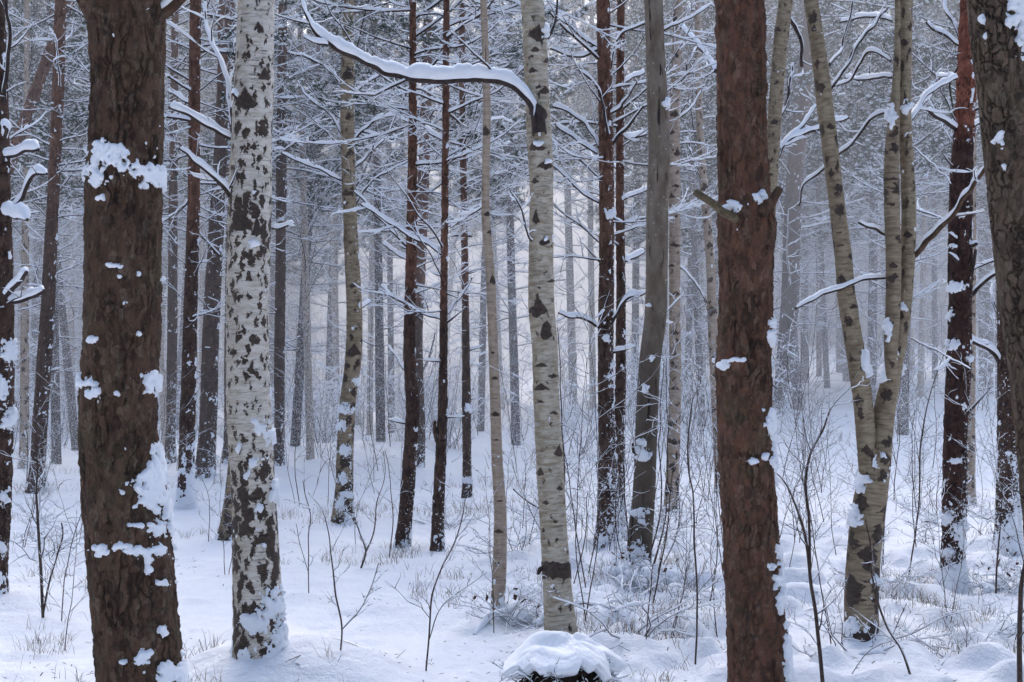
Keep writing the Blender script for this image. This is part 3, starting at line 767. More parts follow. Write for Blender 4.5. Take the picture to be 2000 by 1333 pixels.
sc14 = [(947, 40, 6, 5), (949, 260, 7, 14), (952, 420, 8, 8), (957, 455, 6, 8), (962, 550, 8, 14), (962, 690, 8, 6), (966, 740, 8, 6), (968, 810, 10, 8), (970, 860, 8, 5), (974, 1040, 12, 8), (972, 1100, 8, 5), (976, 980, 8, 5), (940, 370, 6, 8)]
tree('birch_tree', [(944, -10, 13), (948, 100, 13), (951, 200, 15), (949, 330, 15), (949, 430, 16), (957, 530, 18), (962, 650, 18), (967, 780, 20), (971, 900, 22), (977, 1000, 24), (976, 1100, 25), (971, 1195, 23)], D_of(972, 1198), M_BIRCH_THIN, 'smooth', 0.003,
     'slim pale beige birch pole with small brown knots, left of the central birch', 'birch tree', dv=0.006, nu=44, seed=30, dust=0.1, scars=sc14, dark=[(0, .05), (1100, .05), (1200, .2)], snow=dict(all=-0.15, foot=0.5), wob=0.03,
     brs=[dict(p=[(955, 400, 3), (925, 415, 3), (880, 445, 2)], snow=0.015, kids=3), dict(p=[(950, 255, 3), (965, 235, 3), (985, 230, 2)], snow=0.015, kids=1)])

sc15 = [(1050, 72, 18, 28), (1045, 100, 14, 10), (1052, 225, 18, 38), (1050, 290, 18, 26), (1065, 325, 16, 20), (1048, 430, 9, 20), (1063, 475, 14, 26), (1052, 610, 16, 38), (1068, 655, 16, 28), (1056, 715, 16, 8), (1058, 760, 14, 12), (1056, 785, 12, 7),
        (1090, 888, 12, 22), (1080, 735, 10, 6), (1082, 808, 10, 6), (1092, 955, 8, 9), (1066, 983, 8, 6), (1085, 1020, 5, 5), (1062, 1038, 5, 8), (1040, 140, 10, 10), (1062, 180, 14, 12), (1070, 120, 10, 10), (1045, 355, 9, 10), (1075, 550, 10, 6), (1056, 925, 7, 12)]
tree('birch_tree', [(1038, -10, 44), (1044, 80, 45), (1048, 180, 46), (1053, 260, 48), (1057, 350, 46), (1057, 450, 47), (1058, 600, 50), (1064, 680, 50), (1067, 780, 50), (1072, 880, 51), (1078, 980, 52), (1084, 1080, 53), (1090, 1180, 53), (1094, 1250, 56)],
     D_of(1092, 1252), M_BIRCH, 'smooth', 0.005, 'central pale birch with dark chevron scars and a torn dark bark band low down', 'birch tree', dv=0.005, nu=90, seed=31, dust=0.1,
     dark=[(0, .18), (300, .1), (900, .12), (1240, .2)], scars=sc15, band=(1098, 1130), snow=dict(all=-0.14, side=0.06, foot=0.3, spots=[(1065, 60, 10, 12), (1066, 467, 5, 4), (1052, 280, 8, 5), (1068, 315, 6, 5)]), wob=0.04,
     brs=[dict(name='snow_laden_limb', p=[(1054, 262, 30), (1049, 228, 26), (1038, 202, 18), (1012, 178, 14), (980, 160, 14), (945, 153, 13), (905, 155, 13), (860, 159, 14), (800, 152, 14), (740, 133, 13), (690, 112, 12), (645, 88, 12), (620, 66, 10), (604, 38, 8), (592, 5, 7), (588, -40, 5)],
               snow=0.054, even=True, kids=4, lvl=1, d0=-0.082, twig_snow=0.012, slant=0.15, snow_k=14, n=200, mat=M_TWIG),
          dict(p=[(640, 88, 5), (618, 82, 4), (592, 72, 3)], snow=0.03, kids=1, slant=0.0),
          dict(p=[(1070, 75, 6), (1085, 48, 5), (1090, 10, 4), (1086, -30, 3)], snow=0.01, kids=3, slant=-0.1),
          dict(p=[(1050, 480, 5), (1035, 465, 4), (1018, 410, 3), (995, 370, 2)], snow=0.015, kids=5, slant=-0.15),
          dict(p=[(1058, 1110, 8), (1056, 1112, 10), (1052, 1122, 6)], snow=0.0, kids=0, slant=-0.05)])

slim(16, [(1178, -10, 26), (1180, 100, 27), (1183, 220, 28), (1185, 400, 29), (1184, 600, 30), (1183, 750, 31), (1186, 850, 34), (1188, 950, 38), (1186, 1056, 44)], 'brown pine right of the central birch, speckled with snow near its wide foot', up=(640, 300), all_=-0.01, dust=0.5, nu=60, dv=0.01,
     snow=dict(foot=0.25, footh=0.5, spots=[(1193, 415, 10, 8), (1200, 713, 9, 6), (1190, 735, 10, 6), (1205, 755, 6, 7), (1182, 660, 8, 6)]),
     brs=[dict(p=[(1172, 290, 7), (1150, 250, 6), (1120, 225, 6), (1080, 205, 5)], snow=0.045, kids=3), dict(p=[(1170, 395, 6), (1140, 380, 6), (1108, 345, 5), (1078, 322, 5)], snow=0.035, kids=2),
          dict(p=[(1168, 300, 6), (1130, 275, 6), (1085, 245, 5)], snow=0.04, kids=1), dict(p=[(1192, 285, 7), (1212, 262, 7), (1235, 235, 5), (1258, 208, 4)], snow=0.02, kids=2, slant=-0.2),
          dict(p=[(1190, 282, 7), (1185, 255, 6), (1182, 228, 6), (1165, 170, 5), (1130, 135, 4)], snow=0.035, kids=2, slant=-0.2), dict(p=[(1183, 228, 5), (1210, 212, 5), (1218, 200, 4), (1245, 160, 3)], snow=0.03, kids=2, slant=-0.2),
          dict(p=[(1188, 160, 6), (1200, 100, 5), (1210, 60, 4)], snow=0.02, kids=1), dict(p=[(1172, 95, 6), (1140, 75, 6), (1100, 40, 5), (1080, 30, 4)], snow=0.045, kids=2), dict(p=[(1172, 95, 6), (1135, 110, 5), (1075, 95, 5)], snow=0.04, kids=2),
          dict(p=[(1172, 640, 7), (1140, 622, 6), (1118, 620, 5), (1090, 612, 4)], snow=0.04, kids=2, slant=-0.2), dict(p=[(1190, 640, 8), (1212, 600, 7), (1228, 582, 6), (1262, 573, 4)], snow=0.045, kids=2, slant=-0.1)],
     br=[('dead', 2.0, 4.6, 24, .6, 1.1), ('stub', 1, 2.4, 5, .8, 1.4)])
slim(17, [(1213, -10, 15), (1211, 200, 16), (1211, 400, 17), (1213, 600, 19), (1211, 800, 22), (1208, 940, 24), (1207, 1045, 28)], 'thinner pine standing close behind the right side of the brown speckled pine', up=(640, 300), all_=0.0, dust=0.5,
     brs=[dict(p=[(1215, 270, 6), (1235, 268, 6), (1262, 262, 5)], snow=0.04, kids=2), dict(p=[(1216, 510, 6), (1235, 505, 6), (1256, 495, 5)], snow=0.05, kids=2), dict(p=[(1216, 390, 6), (1235, 382, 5), (1265, 370, 4)], snow=0.035, kids=0), dict(p=[(1215, 165, 6), (1235, 150, 5), (1260, 142, 5)], snow=0.04, kids=2)],
     br=[('dead', 2.2, 4.8, 18, .6, 1.1)])
DA = D_of(1248, 1114)
tree('alder_tree', [(1276, -10, 36), (1280, 100, 37), (1284, 200, 41), (1288, 300, 43), (1284, 400, 43), (1283, 520, 43), (1280, 620, 43), (1270, 700, 42), (1264, 800, 43), (1261, 880, 43), (1258, 960, 43), (1251, 1040, 44), (1246, 1112, 42)], DA, M_ALDER, 'smooth', 0.004,
     'grey smooth barked tree with pale lichen dots, bending at its snowy brush covered foot', 'tree', dv=0.007, nu=80, seed=33, dust=0.12, upper=(760, 520), wob=0.04,
     snow=dict(all=-0.13, foot=0.3, spots=[(1258, 887, 16, 12), (1250, 865, 8, 8), (1246, 1000, 16, 10), (1254, 1015, 10, 12), (1246, 1080, 18, 22), (1240, 1100, 12, 16), (1262, 758, 8, 8), (1272, 700, 5, 6), (1268, 595, 6, 4), (1300, 200, 6, 9)]),
     brs=[dict(p=[(1290, 60, 6), (1330, 45, 4), (1370, 20, 4), (1395, 5, 3)], snow=0.02, kids=3), dict(p=[(1262, 45, 5), (1225, 60, 4), (1205, 80, 3)], snow=0.02, kids=2), dict(p=[(1270, 650, 3), (1300, 610, 3), (1340, 570, 2)], snow=0.015, kids=2), dict(p=[(1248, 880, 7), (1238, 882, 6), (1236, 868, 5)], snow=0.02, kids=0, slant=-0.1)])
sc19 = [(1318, 40, 8, 10), (1320, 110, 9, 12), (1318, 225, 9, 14), (1312, 260, 8, 12), (1322, 300, 9, 10), (1320, 365, 10, 10), (1312, 385, 8, 8), (1318, 480, 9, 12), (1312, 520, 8, 8), (1320, 575, 9, 8), (1318, 650, 9, 10), (1314, 710, 8, 8), (1318, 760, 8, 8), (1312, 830, 9, 10), (1316, 865, 9, 10), (1312, 910, 8, 8), (1308, 960, 9, 16)]
slim(19, [(1326, -10, 17), (1321, 120, 19), (1317, 250, 22), (1318, 400, 22), (1318, 600, 22), (1319, 750, 23), (1316, 870, 25), (1312, 1000, 27)], 'knotty beige birch between the grey tree and the reddish foreground pine', mat=M_BIRCH_THIN, name='birch_tree', cat='birch tree', kind='smooth',
     scars=sc19, dark=[(0, .18), (800, .2), (980, .6)], br=[('short', 2.5, 5, 8, .6, 1)], all_=-0.08, dv=0.008, nu=56,
     brs=[dict(p=[(1325, 50, 6), (1345, 68, 6), (1375, 100, 7), (1397, 140, 8)], snow=0.055, kids=1, slant=-0.6), dict(p=[(1322, 190, 4), (1348, 118, 4), (1362, 90, 4)], snow=0.02, kids=2), dict(p=[(1326, 230, 5), (1350, 210, 4), (1380, 150, 3)], snow=0.025, kids=3)])
slim(20, [(1363, 0, 11), (1364, 120, 12), (1367, 250, 14), (1372, 330, 15), (1380, 420, 16), (1388, 520, 18), (1392, 640, 19), (1400, 800, 20), (1408, 962, 22)], 'narrow curved birch just left of the reddish foreground pine', mat=M_BIRCH_THIN, name='birch_tree', cat='birch tree', kind='smooth', dark=[(0, .2), (960, .4)],
     scars=[(1370, 300, 7, 12), (1378, 370, 8, 12), (1386, 480, 8, 10), (1390, 610, 10, 14)], br=[('short', 2.5, 5.4, 10, .6, 1)],
     brs=[dict(p=[(1370, 350, 5), (1352, 300, 5), (1340, 265, 4)], snow=0.03, kids=1), dict(p=[(1390, 628, 5), (1375, 580, 5), (1352, 545, 4), (1328, 520, 4)], snow=0.04, kids=1), dict(p=[(1368, 305, 5), (1355, 255, 4), (1348, 215, 4), (1345, 190, 3)], snow=0.02, kids=2)])

# big reddish pine, right foreground
tree('pine_tree', [(1444, -10, 96), (1449, 150, 96), (1450, 260, 97), (1454, 380, 100), (1458, 430, 112), (1458, 500, 106), (1457, 600, 105), (1452, 700, 106), (1455, 820, 106), (1458, 920, 106), (1465, 1030, 106), (1471, 1130, 104), (1478, 1220, 107), (1484, 1333, 108)],
     5.6, M_PINE_RED, 'furrow', 0.009, 'thick reddish brown pine trunk in the right foreground with two sawn stubs', 'pine tree', dv=0.0042, nu=230, seed=5, dust=0.03, wob=0.04, k_snow=0.012,
     snow=dict(all=-0.24, side=0.04, foot=0.1, spots=[(1484, 386, 13, 17), (1430, 400, 20, 9), (1412, 712, 12, 8), (1440, 704, 20, 4), (1468, 899, 14, 7), (1494, 893, 8, 9), (1512, 830, 16, 26), (1516, 870, 12, 36), (1522, 940, 8, 20), (1524, 1080, 10, 18), (1520, 1130, 16, 24), (1526, 1165, 10, 26), (1538, 1260, 10, 40), (1540, 1310, 8, 30), (1513, 640, 7, 18), (1505, 665, 6, 12)]),
     brs=[dict(name='sawn_stub', p=[(1440, 430, 18), (1418, 416, 18), (1390, 394, 16), (1361, 373, 16)], snow=0.0, kids=0, d0=-0.08, slant=-0.10, mat=M_STUB),
          dict(name='sawn_stub', p=[(1476, 425, 26), (1498, 400, 20), (1523, 368, 16)], snow=0.0, kids=0, d0=-0.075, slant=-0.12, mat=M_PINE_DARK),
          dict(p=[(1500, 740, 5), (1510, 750, 3), (1520, 760, 2)], snow=0, kids=0, slant=0, mat=M_PINE_RED)])

tree('birch_tree', [(1536, -10, 28), (1524, 90, 29), (1515, 200, 27), (1508, 320, 26), (1500, 450, 26), (1490, 700, 27), (1482, 1004, 30)], 11.6, M_BIRCH_FORK, 'smooth', 0.004, 'birch showing along the upper right side of the reddish foreground pine', 'birch tree',
     dv=0.01, nu=52, seed=35, dust=0.15, dark=[(0, .22), (1000, .3)], scars=[(1520, 60, 12, 12), (1512, 240, 12, 12)], snow=dict(all=-0.1),
     brs=[dict(p=[(1506, 310, 7), (1530, 280, 7), (1560, 252, 6), (1580, 228, 5), (1595, 205, 5)], snow=0.055, kids=2), dict(p=[(1506, 330, 8), (1540, 275, 6), (1580, 258, 6), (1625, 240, 5), (1658, 230, 5)], snow=0.05, kids=1),
          dict(p=[(1510, 250, 7), (1535, 205, 6), (1545, 150, 5), (1550, 120, 4)], snow=0.03, kids=3), dict(p=[(1566, 130, 6), (1562, 70, 7), (1545, 40, 8), (1530, 5, 9)][::-1], snow=0.04, kids=2)])
slim(23, [(1580, 60, 26), (1572, 150, 29), (1562, 250, 32), (1552, 350, 33), (1548, 450, 34), (1542, 600, 35), (1534, 700, 35), (1522, 812, 38)], 'grey snow dusted pine standing in the haze just right of the reddish foreground pine', mat=M_PINE_FAR, D=24.0, br=[('dead', 2, 7.8, 34, 1.0, 1.9)], dv=0.03, nu=32, dust=0.6, amp=0.01)

# forked birch
DF = D_of(1684, 1238)
t, bs, CR = tree('birch_tree', [(1684, 1238, 56), (1684, 1150, 60), (1690, 1050, 62), (1702, 960, 62), (1714, 890, 52), (1726, 810, 42), (1742, 730, 36), (1760, 640, 30), (1770, 550, 28), (1775, 450, 28), (1773, 350, 27), (1767, 240, 26), (1767, 120, 27), (1769, -10, 27)],
     DF, M_BIRCH_FORK, 'smooth', 0.005, 'greenish birch forked into three leaning stems right of the reddish foreground pine', 'birch tree', dv=0.006, nu=90, seed=36, dust=0.15,
     dark=[(0, .3), (600, .3), (850, .38), (1000, .5), (1180, .75)], scars=[(1765, 85, 10, 14), (1772, 460, 10, 12), (1760, 620, 10, 14), (1716, 1040, 12, 16), (1728, 900, 14, 20), (1772, 270, 8, 8)],
     snow=dict(all=-0.10, foot=0.25, spots=[(1690, 905, 18, 16), (1686, 930, 14, 26), (1668, 1010, 18, 16), (1664, 1225, 18, 16), (1740, 700, 16, 30), (1728, 728, 12, 18), (1765, 600, 8, 8), (1768, 210, 8, 14), (1724, 888, 6, 8), (1708, 1133, 8, 8)]),
     brs=[dict(p=[(1785, 500, 12), (1815, 470, 12), (1850, 430, 11), (1885, 380, 9), (1908, 350, 8), (1925, 325, 7)], snow=0.028, kids=2, slant=-0.45, mat=M_PINE_DARK),
          dict(p=[(1775, 245, 7), (1795, 205, 6), (1830, 175, 5), (1872, 150, 4)], snow=0.035, kids=2), dict(p=[(1778, 235, 8), (1800, 205, 7), (1815, 185, 6)], snow=0.04, kids=0),
          dict(p=[(1778, 285, 3), (1815, 310, 3), (1860, 362, 2)], snow=0.006, kids=2, slant=-0.4), dict(p=[(1780, 660, 3), (1840, 690, 3), (1900, 720, 2)], snow=0.006, kids=2, slant=-0.5)])
def extra_stem(tree_o, base, pts, D, seed, **kw):
    path = full_path(pts, D, 0, EYE + 0.25 * D + 2, fork=True)
    return make_trunk('stem', tree_o, base, path, M_BIRCH_FORK, 0.007, 64, 'smooth', 0.004, seed, flare=0, **kw)
extra_stem(t, bs, [(1698, 925, 40), (1692, 860, 38), (1687, 800, 38), (1678, 730, 38), (1665, 650, 36), (1655, 590, 35), (1647, 500, 34), (1636, 410, 31), (1624, 310, 31), (1612, 210, 32), (1600, 110, 30), (1590, 40, 28), (1582, -10, 28)], DF - 0.03, 37,
           dark=[(0, .33), (1000, .36)], scars=[(1622, 250, 12, 14), (1606, 170, 10, 8), (1668, 600, 10, 12), (1634, 380, 10, 8), (1590, 60, 8, 12), (1642, 480, 12, 5), (1640, 455, 12, 4)], dust=0.12, snow=dict(all=-0.13, foot=0, spots=[(1690, 700, 8, 20), (1696, 725, 8, 14)]))
extra_stem(t, bs, [(1742, 740, 22), (1740, 690, 26), (1744, 600, 29), (1745, 500, 30), (1742, 400, 30), (1742, 300, 28), (1746, 230, 22), (1751, 150, 15), (1753, 60, 12), (1753, -10, 10)], DF - 0.05, 38,
           dark=[(0, .33), (1000, .33)], scars=[(1745, 520, 12, 10), (1742, 400, 14, 4), (1743, 350, 14, 4)], dust=0.15, snow=dict(all=-0.12, foot=0, spots=[(1736, 222, 12, 14), (1742, 238, 6, 10), (1734, 640, 8, 14)]))
for i, b in enumerate([dict(p=[(1730, 542, 6), (1690, 548, 6), (1640, 565, 6), (1600, 578, 6), (1553, 602, 5)], snow=0.022, kids=0, slant=-0.2), dict(p=[(1728, 458, 6), (1705, 445, 6), (1675, 434, 5)], snow=0.025, kids=0, slant=-0.1),
          dict(p=[(1735, 218, 6), (1710, 226, 5), (1690, 245, 6), (1660, 285, 6), (1632, 305, 6), (1600, 335, 5), (1570, 360, 4), (1560, 400, 3)], snow=0.025, kids=1, slant=0.2), dict(p=[(1620, 175, 9), (1650, 130, 8), (1680, 80, 7), (1705, 45, 6), (1735, 15, 5)], snow=0.02, kids=1, slant=0.1),
          dict(p=[(1618, 130, 6), (1645, 90, 5), (1662, 30, 5), (1670, -10, 4)], snow=0.012, kids=2, slant=0.2), dict(p=[(1745, 150, 6), (1700, 152, 5), (1650, 155, 4)], snow=0.025, kids=1, slant=0.4),
          dict(p=[(1742, 120, 5), (1705, 100, 5), (1680, 125, 4), (1655, 160, 4), (1625, 168, 3)], snow=0.02, kids=2, slant=0.4), dict(p=[(1742, 40, 5), (1700, 35, 5), (1640, 42, 4)], snow=0.025, kids=1, slant=0.4)]):
    p = b.pop('p'); hero_branch(t, bs, p, DF, seed=400 + i, twig_snow=0.01, **b)

# orange pine
slim(26, [(1892, -10, 30), (1889, 80, 33), (1887, 160, 36), (1884, 240, 39), (1879, 320, 43), (1876, 420, 45), (1875, 520, 46), (1875, 620, 45), (1872, 720, 46), (1866, 850, 46), (1865, 960, 46), (1861, 1140, 47)], 'pine with orange upper bark and dark snow speckled lower trunk near the right edge', mat=M_PINE_ORANGE, up=(300, 240), all_=0.0, dust=0.45, nu=80, dv=0.008, amp=0.007,
     snow=dict(foot=0.45, footh=0.25, spots=[(1862, 480, 10, 6), (1870, 560, 14, 10), (1858, 610, 8, 10), (1862, 672, 14, 12), (1895, 700, 8, 6), (1880, 420, 10, 5), (1870, 900, 14, 6), (1850, 1010, 14, 12), (1872, 1030, 10, 12), (1850, 1080, 12, 8), (1865, 1120, 20, 12)]),
     brs=[dict(p=[(1872, 256, 9), (1845, 240, 8), (1812, 215, 7)], snow=0.035, kids=0, slant=-0.15), dict(p=[(1878, 90, 8), (1845, 68, 8), (1810, 44, 7)], snow=0.032, kids=0), dict(p=[(1882, 95, 8), (1868, 55, 7), (1848, 20, 6), (1845, -10, 5)], snow=0.03, kids=2),
          dict(p=[(1872, 130, 4), (1855, 160, 4), (1860, 200, 3), (1870, 250, 3)], snow=0.0, kids=0), dict(p=[(1894, 580, 9), (1920, 552, 8), (1954, 528, 7)], snow=0.03, kids=0, slant=-0.15), dict(p=[(1892, 560, 9), (1900, 520, 8), (1905, 488, 6)], snow=0.0, kids=0, slant=-0.1),
          dict(p=[(1888, 480, 9), (1905, 475, 8)], snow=0.02, kids=0, slant=-0.1), dict(p=[(1895, 250, 7), (1915, 240, 6), (1930, 235, 5)], snow=0.03, kids=1), dict(p=[(1872, 155, 5), (1850, 150, 5), (1830, 148, 4)], snow=0.03, kids=2, slant=0.3)],
     br=[('short', 2.6, 4.6, 7, .6, 1.0), ('stub', 1.0, 3.0, 6, .8, 1.3)])
slim(27, [(1897, 985, 17), (1897, 850, 16), (1898, 700, 15), (1900, 400, 13), (1903, 0, 10)], 'pale birch peeking out behind the right side of the orange barked pine', mat=M_BIRCH_THIN, name='birch_tree', cat='birch tree', kind='smooth', scars=[(1897, 735, 8, 12), (1898, 880, 8, 12)], dark=[(0, .2), (1000, .3)], br=[('rise', 2.5, 5, 6, .6, 1)])
# plated pine at right edge
tree('pine_tree', [(1942, -10, 104), (1954, 100, 105), (1968, 200, 108), (1978, 300, 110), (1992, 430, 112), (2008, 560, 114), (2028, 700, 116), (2050, 900, 120), (2075, 1150, 126), (2095, 1333, 132)],
     5.3, M_PINE_PLATE, 'plate', 0.007, 'thick leaning pine with grey plated bark cut by the right edge', 'pine tree', dv=0.0045, nu=230, seed=6, dust=0.04, wob=0.03, snow=dict(all=-0.24, side=0.05, foot=0.1, spots=[(1985, 8, 16, 40), (1998, 60, 10, 50), (1955, 273, 8, 12), (1963, 328, 5, 8), (1918, 35, 4, 10), (1925, 75, 3, 12)]),
     brs=[])
slim(28, [(1980, -10, 36), (1978, 300, 40), (1970, 600, 45), (1972, 700, 47), (1972, 850, 47), (1970, 980, 47), (1966, 1084, 48)], 'dark pine thickly speckled with snow below the leaning plated pine', all_=0.10, dust=0.9, nu=70, dv=0.009, mat=M_PINE_MID,
     snow=dict(foot=0.4, footh=0.3), brs=[dict(p=[(1955, 710, 9), (1935, 685, 8), (1900, 668, 7), (1880, 665, 5)], snow=0.055, kids=2, slant=-0.2), dict(p=[(1960, 640, 6), (1940, 590, 5), (1935, 560, 4)], snow=0.02, kids=3)], br=[('short', 2.0, 4.4, 8, .7, 1.1)])

# middle distance trees at the places seen in the photograph
MID = [(603, 898, 14, 'b'), (575, 872, 9, 'p'), (640, 842, 17, 'p'), (655, 850, 14, 'b'), (612, 762, 10, 'p'), (745, 862, 13, 'p'), (722, 850, 11, 'b'), (765, 845, 12, 'p'), (1370, 832, 13, 'p'), (1342, 790, 13, 'p'),
       (1575, 748, 15, 'p'), (1560, 800, 17, 'p'), (1600, 735, 10, 'p'), (1618, 758, 11, 'p'), (1765, 850, 20, 'p'), (1700, 790, 17, 'p'), (1652, 745, 14, 'p'), (1828, 740, 11, 'p'), (1240, 790, 14, 'p'), (1155, 800, 12, 'b'),
       (1120, 790, 15, 'p'), (1005, 868, 17, 'p'), (938, 842, 12, 'p'), (860, 810, 12, 'p'), (695, 830, 12, 'p'), (20, 860, 14, 'p'), (135, 850, 12, 'b'), (150, 880, 14, 'p'), (320, 880, 12, 'b'), (15, 815, 12, 'p'), (1930, 770, 14, 'p'), (1800, 775, 12, 'b'),
       (395, 850, 12, 'b'), (1290, 800, 10, 'p'), (585, 835, 11, 'p'), (1540, 770, 12, 'p'), (1720, 745, 12, 'p'), (110, 905, 12, 'p'), (345, 840, 14, 'p'), (980, 800, 12, 'p')]

# ------------------------------------------------------------------ generic background trees
def replicate(G, data, M, t):
    v, q, tr = data
    G.add(v @ M.T + t, q, tr)

def bough_protos():
    out = []
    for i in range(7):
        rng = np.random.default_rng(900 + i); G, S, N = Geo(), Geo(), Geo(); tips = []
        ang = rng.uniform(0.0, 0.55)
        grow(G, S, (0, 0, 0), (math.cos(ang), 0.05, math.sin(ang)), 1.5, 0.016, 2, rng, 0.15, 10, 0.015, 0.8, tips, 4)
        for p, d in tips: tuft(N, S, p, d, rng, size=0.10, nn=9, snow=0.042)
        out.append((G.merged(), S.merged(), N.merged()))
    return out
def dead_protos():
    out = []
    for i in range(8):
        rng = np.random.default_rng(950 + i); G, S = Geo(), Geo()
        ang = rng.uniform(-0.5, 0.9)
        grow(G, S, (0, 0, 0), (math.cos(ang), 0.05, math.sin(ang)), 1.1, 0.011, 2, rng, 0.2, 8, 0.015, 0.75, None, 4)
        out.append((G.merged(), S.merged()))
    return out
BOUGH = bough_protos(); DEADB = dead_protos()

def rotz(a, s):
    return np.array([[math.cos(a), -math.sin(a), 0], [math.sin(a), math.cos(a), 0], [0, 0, 1]]) * s

def far_proto(kind, seed):
    rng = np.random.default_rng(seed)
    H = rng.uniform(15, 20); r0 = 0.11 if kind == 'pine' else 0.085
    lean = rng.normal(0, 0.015, 2)
    zs = np.linspace(-0.3, H, 60)
    X = lean[0] * zs + 0.10 * (vnoise(np.stack([zs * 0.22, zs * 0, zs * 0 + seed], -1), seed) - 0.5); Y = lean[1] * zs
    R = r0 * np.clip(1 - zs / (H * 1.05), 0.06, 1) ** 0.75
    path = np.stack([X, Y, zs, R], -1)
    C, dirs, rr, th, zz = trunk_surface(path, 0.12, 12, 0.2, 0.08, seed)
    Pt = C[:, None] + dirs * rr[..., None]
    n, k = Pt.shape[:2]
    i = np.arange(n - 1)[:, None] * k; j = np.arange(k - 1)[None, :]
    q = np.stack([i + j, i + j + 1, i + k + j + 1, i + k + j], -1).reshape(-1, 4)
    G = Geo(); G.add(Pt, q)
    Z = Pt[..., 2]
    U = (th[None, :]) * r0 * np.ones_like(Z); V = zz[:, None] * np.ones_like(U)
    tr = G.mesh('trunk', M_PINE_FAR if kind == 'pine' else M_BIRCH_THIN, uv=np.stack([U, V], -1).reshape(-1, 2),
                attrs={'crack': 0 * Z, 'snowdust': 0.82 + 0 * Z, 'upper': sstep(3, 7, Z), 'dark': 0.28 + 0 * Z, 'scar': 0 * Z})
    W, S, N = Geo(), Geo(), Geo()
    at = lambda z: np.array([np.interp(z, zs, X), np.interp(z, zs, Y), z])
    if kind == 'pine':
        c0 = rng.uniform(3.4, 5.6)
        for a in range(int(rng.uniform(44, 60))):
            z = rng.uniform(1.6, c0 + 1.5); d = DEADB[rng.integers(len(DEADB))]; M = rotz(rng.uniform(0, 6.28), rng.uniform(0.6, 1.3))
            replicate(W, d[0], M, at(z)); replicate(S, d[1], M, at(z))
        for a in range(62):
            u = ((a + rng.random()) / 62) ** 1.15; z = c0 + (H - c0 - 0.3) * u
            s = (1.35 - 0.9 * u) * rng.uniform(0.75, 1.2); d = BOUGH[rng.integers(len(BOUGH))]; M = rotz(a * 2.4 + rng.normal(0, .4), s)
            replicate(W, d[0], M, at(z)); replicate(S, d[1], M, at(z)); replicate(N, d[2], M, at(z))
        return tr, W.mesh('branches', M_TWIG_FAR), N.mesh('needles', M_NEEDLE, smooth=False), S.mesh('snow', M_SNOW)
    for a in range(44):
        u = (a + rng.random()) / 44; z = 2.5 + (H - 2.8) * u
        rg = np.random.default_rng(seed * 50 + a); an = rng.uniform(0.5, 1.1); az = rng.uniform(0, 6.28)
        grow(W, S, at(z), (math.cos(az) * math.cos(an), math.sin(az) * math.cos(an), math.sin(an)), rng.uniform(0.9, 1.9) * (1.1 - 0.6 * u), 0.011, 2, rg, 0.1, 6, 0.017, 0.9, None, 4)
    return tr, W.mesh('branches', M_TWIG_FAR), None, S.mesh('snow', M_SNOW)

PROTO = {'pine': [far_proto('pine', 60 + i) for i in range(6)], 'birch': [far_proto('birch', 80 + i) for i in range(3)]}

def place_far(kind, x, y, sc, rz, label, group, zs=1.0):
    tr, br, nd, sn = random.choice(PROTO[kind])
    t = thing('pine_tree' if kind == 'pine' else 'birch_tree', (x, y, gz(x, y)), label, 'pine tree' if kind == 'pine' else 'birch tree', group)
    le = rg.gauss(0, 0.025) if rg.random() < 0.9 else rg.gauss(0, 0.05)
    t.rotation_euler = (le * 0.5, le, rz); t.scale = (sc, sc, sc * zs)
    link('trunk', tr, t); c = link('crown', br, t)
    if nd: link('needles', nd, c)
    link('crown_snow', sn, c)
    return t

LBL = {'pine': 'slender snow dusted pine standing back in the haze behind the nearer trunks', 'birch': 'pale birch standing back in the haze behind the nearer trunks'}
GRP = {'pine': 'pines in the hazy background', 'birch': 'birches in the hazy background'}
rg = random.Random(5)
taken = []
for px, py, w, k in MID:
    x, y = base_at(px, py)
    kind = 'pine' if k == 'p' else 'birch'
    d = w / F * y; sc = float(np.clip(d / (0.2 if kind == 'pine' else 0.155), 0.55, 1.7))
    place_far(kind, x, y, sc, rg.uniform(0, 6.28), LBL[kind], GRP[kind], min(1.2, 1 / sc)); taken.append((x, y))
n = 0
while n < 300:
    y = 24 + 62 * rg.random() ** 0.7; px = rg.uniform(-450, 2450); x = (px - 1000) / F * y
    if ((x + 0.6) / 7.5) ** 2 + ((y - 57) / 29) ** 2 < 1: continue
    if 900 < px < 1070 and y < 40: continue
    if y < 30 and rg.random() < 0.5: continue
    if any((x - a) ** 2 + (y - b) ** 2 < 0.8 for a, b in taken): continue
    taken.append((x, y)); kind = 'birch' if rg.random() < 0.17 else 'pine'
    place_far(kind, x, y, rg.uniform(0.75, 1.25), rg.uniform(0, 6.28), LBL[kind], GRP[kind]); n += 1

